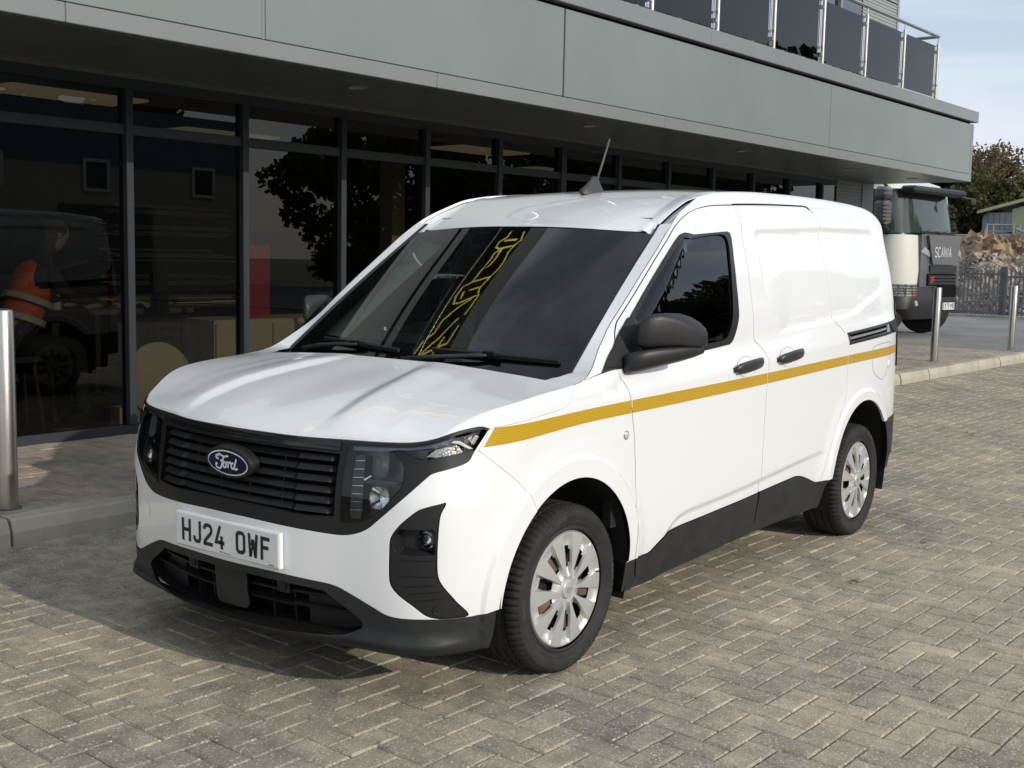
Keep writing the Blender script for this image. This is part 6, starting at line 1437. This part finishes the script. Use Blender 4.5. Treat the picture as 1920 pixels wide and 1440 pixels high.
for x in (-.05,1.65): box('upright',(x,0,0),(x+.05,.6,1.95),IN,sr)
inb('partition_post',(5.05,2.9,.115),(5.22,3.07,2.4),BEI,'tall beige post standing inside behind the windscreen line','post'); inb('black_bollard_post',(2.20,2.55,.115),(2.30,2.65,1.32),BLKG,'black square post standing behind the second pane','post')
# topiary on the balcony
tp=thing('topiary_ball',bw(11.75,1.15,3.59),'clipped dark green box ball behind the balcony glass','shrub',rz=TH)
rg=np.random.default_rng(5); n=5200; P=rg.normal(size=(n,3)); P/=np.linalg.norm(P,axis=1)[:,None]; P*=rg.uniform(.86,1,n)[:,None]*np.array([.29,.29,.30]); P[:,2]+=.30
leafmesh('foliage',quads(P,.016,rg),rg.random(n),leafmat('box_leaf',(.05,.06,.045),(.12,.13,.10)),tp); MB().lathe([(0,0),(.15,0),(.19,.16),(0,.16)],20).build('pot',LBK,tp)
# ---- trees and a hedge line behind the viewer, mirrored in the glass and on the paint
for i,(x,y,h,r) in enumerate(((37,-15.2,8.8,5.0),(33,-21,7.0,4.6),(44,-27,7.4,5.2),(54,-32,8.5,6),(22,-36,8.5,4.5),(8,-42,9.5,5),(-4,-36,9,5),(-16,-34,9,5.2),(66,-36,9,6),(-28,-30,8.5,5),(29,-25,6.0,4.5))):
    tree((x,y,0),h,r,LF3,['tallest broad dark tree behind the viewer, seen mirrored in the side window','tall dark tree behind the viewer beside the broad one','third tree of the row behind the viewer','large tree farthest right behind the viewer','dark tree behind the viewer, level with the van rear','tree behind the viewer, level with the van doors','tree behind the viewer, level with the van nose','tree behind the viewer, level with the left bollard','outermost tree right behind the viewer','outermost tree left behind the viewer','low round tree in front of the tall ones behind the viewer'][i],100+i,nl=11000,leaf=.15,group='trees behind the viewer',low=.05)

# ================================================================= PERSON BEHIND THE GLASS
def skin(name,verts,edges,rad,m,parent,root=0,sub=2):
    me=bpy.data.meshes.new(name); me.from_pydata(verts,edges,[]); me.materials.append(m); o=bpy.data.objects.new(name,me); put(o,parent)
    md=o.modifiers.new('skin','SKIN'); md.use_smooth_shade=True
    if not me.skin_vertices: me.attributes
    sv=me.skin_vertices[0].data
    for i,r in enumerate(rad): sv[i].radius=(r,r) if not isinstance(r,tuple) else r; sv[i].use_root=(i==root)
    sb=o.modifiers.new('subd','SUBSURF'); sb.levels=sub; sb.render_levels=sub; return o
pr=thing('person',bw(1.08,2.62,.115),'seated person in an orange high visibility vest with silver bands behind the left pane','person',rz=TH)
SKI=mat('skin_tone',(.32,.19,.13),.6); CLO=mat('dark_clothes',(.02,.022,.028),.9); HAI=mat('dark_hair',(.012,.010,.009),.8); ORA=mat('hi_vis_orange',(.62,.10,.02),.7); SIL=mat('silver_band',(.40,.42,.42),.5)
Vb=[(0,0,.62),(.05,0,.80),(.13,0,1.00),(.19,0,1.16),(.235,0,1.24),(.27,0,1.30),(.30,0,1.40),(.30,0,1.45), # spine, neck, head
    (.19,-.17,1.13),(.30,-.22,.95),(.50,-.16,.93),(.57,-.14,.93), (.19,.17,1.13),(.28,.24,.94),(.48,.26,.92),(.56,.25,.92),
    (.02,-.10,.60),(.42,-.12,.60),(.44,-.12,.14),(.56,-.13,.07), (.02,.10,.60),(.42,.12,.60),(.44,.12,.14),(.56,.13,.07)]
Eb=[(0,1),(1,2),(2,3),(3,4),(4,5),(5,6),(6,7),(3,8),(8,9),(9,10),(10,11),(3,12),(12,13),(13,14),(14,15),(0,16),(16,17),(17,18),(18,19),(0,20),(20,21),(21,22),(22,23)]
Rb=[.14,.125,.14,.13,.055,.055,.085,.075,.065,.045,.035,.03,.065,.045,.035,.03,.095,.07,.05,.04,.095,.07,.05,.04]
body=skin('body',Vb,Eb,Rb,CLO,pr)
hd=MB(); hd.lathe([(0,-.115),(.035,-.108),(.060,-.075),(.072,-.02),(.078,.03),(.070,.075),(.045,.105),(0,.115)],20,Matrix.Translation((.325,0,1.385))@Matrix.Rotation(.25,4,'Y')@Matrix.Diagonal((1.15,.95,1,1))); hd.box((.395,-.012,1.36),(.425,.012,1.395),bev=.008); hd.box((.30,-.085,1.37),(.33,-.072,1.41),bev=.005); hd.box((.30,.072,1.37),(.33,.085,1.41),bev=.005)
hdo=hd.build('head',SKI,pr,smooth=True)
for sy in (-1,1): MB().lathe([(0,-.008),(.009,0),(0,.008)],8,Matrix.Translation((.402,sy*.03,1.405))).build('eye',HAI,hdo,smooth=True)
box('mouth',(.395,-.022,1.325),(.402,.022,1.333),HAI,hdo)
MB().lathe([(.074,.0),(.083,.035),(.078,.08),(.052,.115),(0,.128)],20,Matrix.Translation((.312,0,1.385))@Matrix.Rotation(.15,4,'Y')@Matrix.Diagonal((1.18,1.0,1,1))).build('hair',HAI,pr,smooth=True)
for sy in (-1,1):
    w=(.57,-.14,.93) if sy<0 else (.56,.25,.92)
    for f in range(5):
        a=(f-2)*.018; L_=[.06,.075,.08,.072,.055][f]; skin('finger',[(w[0]+.0,w[1]+a*.5,w[2]),(w[0]+.05,w[1]+a,w[2]+.005),(w[0]+.05+L_*.6,w[1]+a*1.1,w[2]-.005),(w[0]+.05+L_,w[1]+a*1.1,w[2]-.022)],[(0,1),(1,2),(2,3)],[.016,.011,.009,.007],SKI,body,sub=1)
skin('vest',[(.0,0,.68),(.05,0,.80),(.13,0,1.00),(.185,0,1.13),(.185,-.13,1.15),(.185,.13,1.15)],[(0,1),(1,2),(2,3),(3,4),(3,5)],[.158,.142,.158,.150,.078,.078],ORA,pr)
for z,x in ((.80,.05),(.93,.10)): MB().lathe([(.172,-.022),(.174,.022)],24,Matrix.Translation((x,0,z))@Matrix.Rotation(.35,4,'Y')).build('silver_band',SIL,pr,smooth=True)
st=thing('stool',bw(1.08,2.62,.115),'dark round stool under the seated person behind the left pane','stool',rz=TH)
MB().lathe([(0,.50),(.18,.50),(.18,.54),(0,.54)],24).build('seat',IN,st)
for k in range(4): a=k*math.pi/2+.7; MB().tube([(.13*math.cos(a),.13*math.sin(a),.5),(.2*math.cos(a),.2*math.sin(a),.0)],.014,6).build('leg',IN,st)
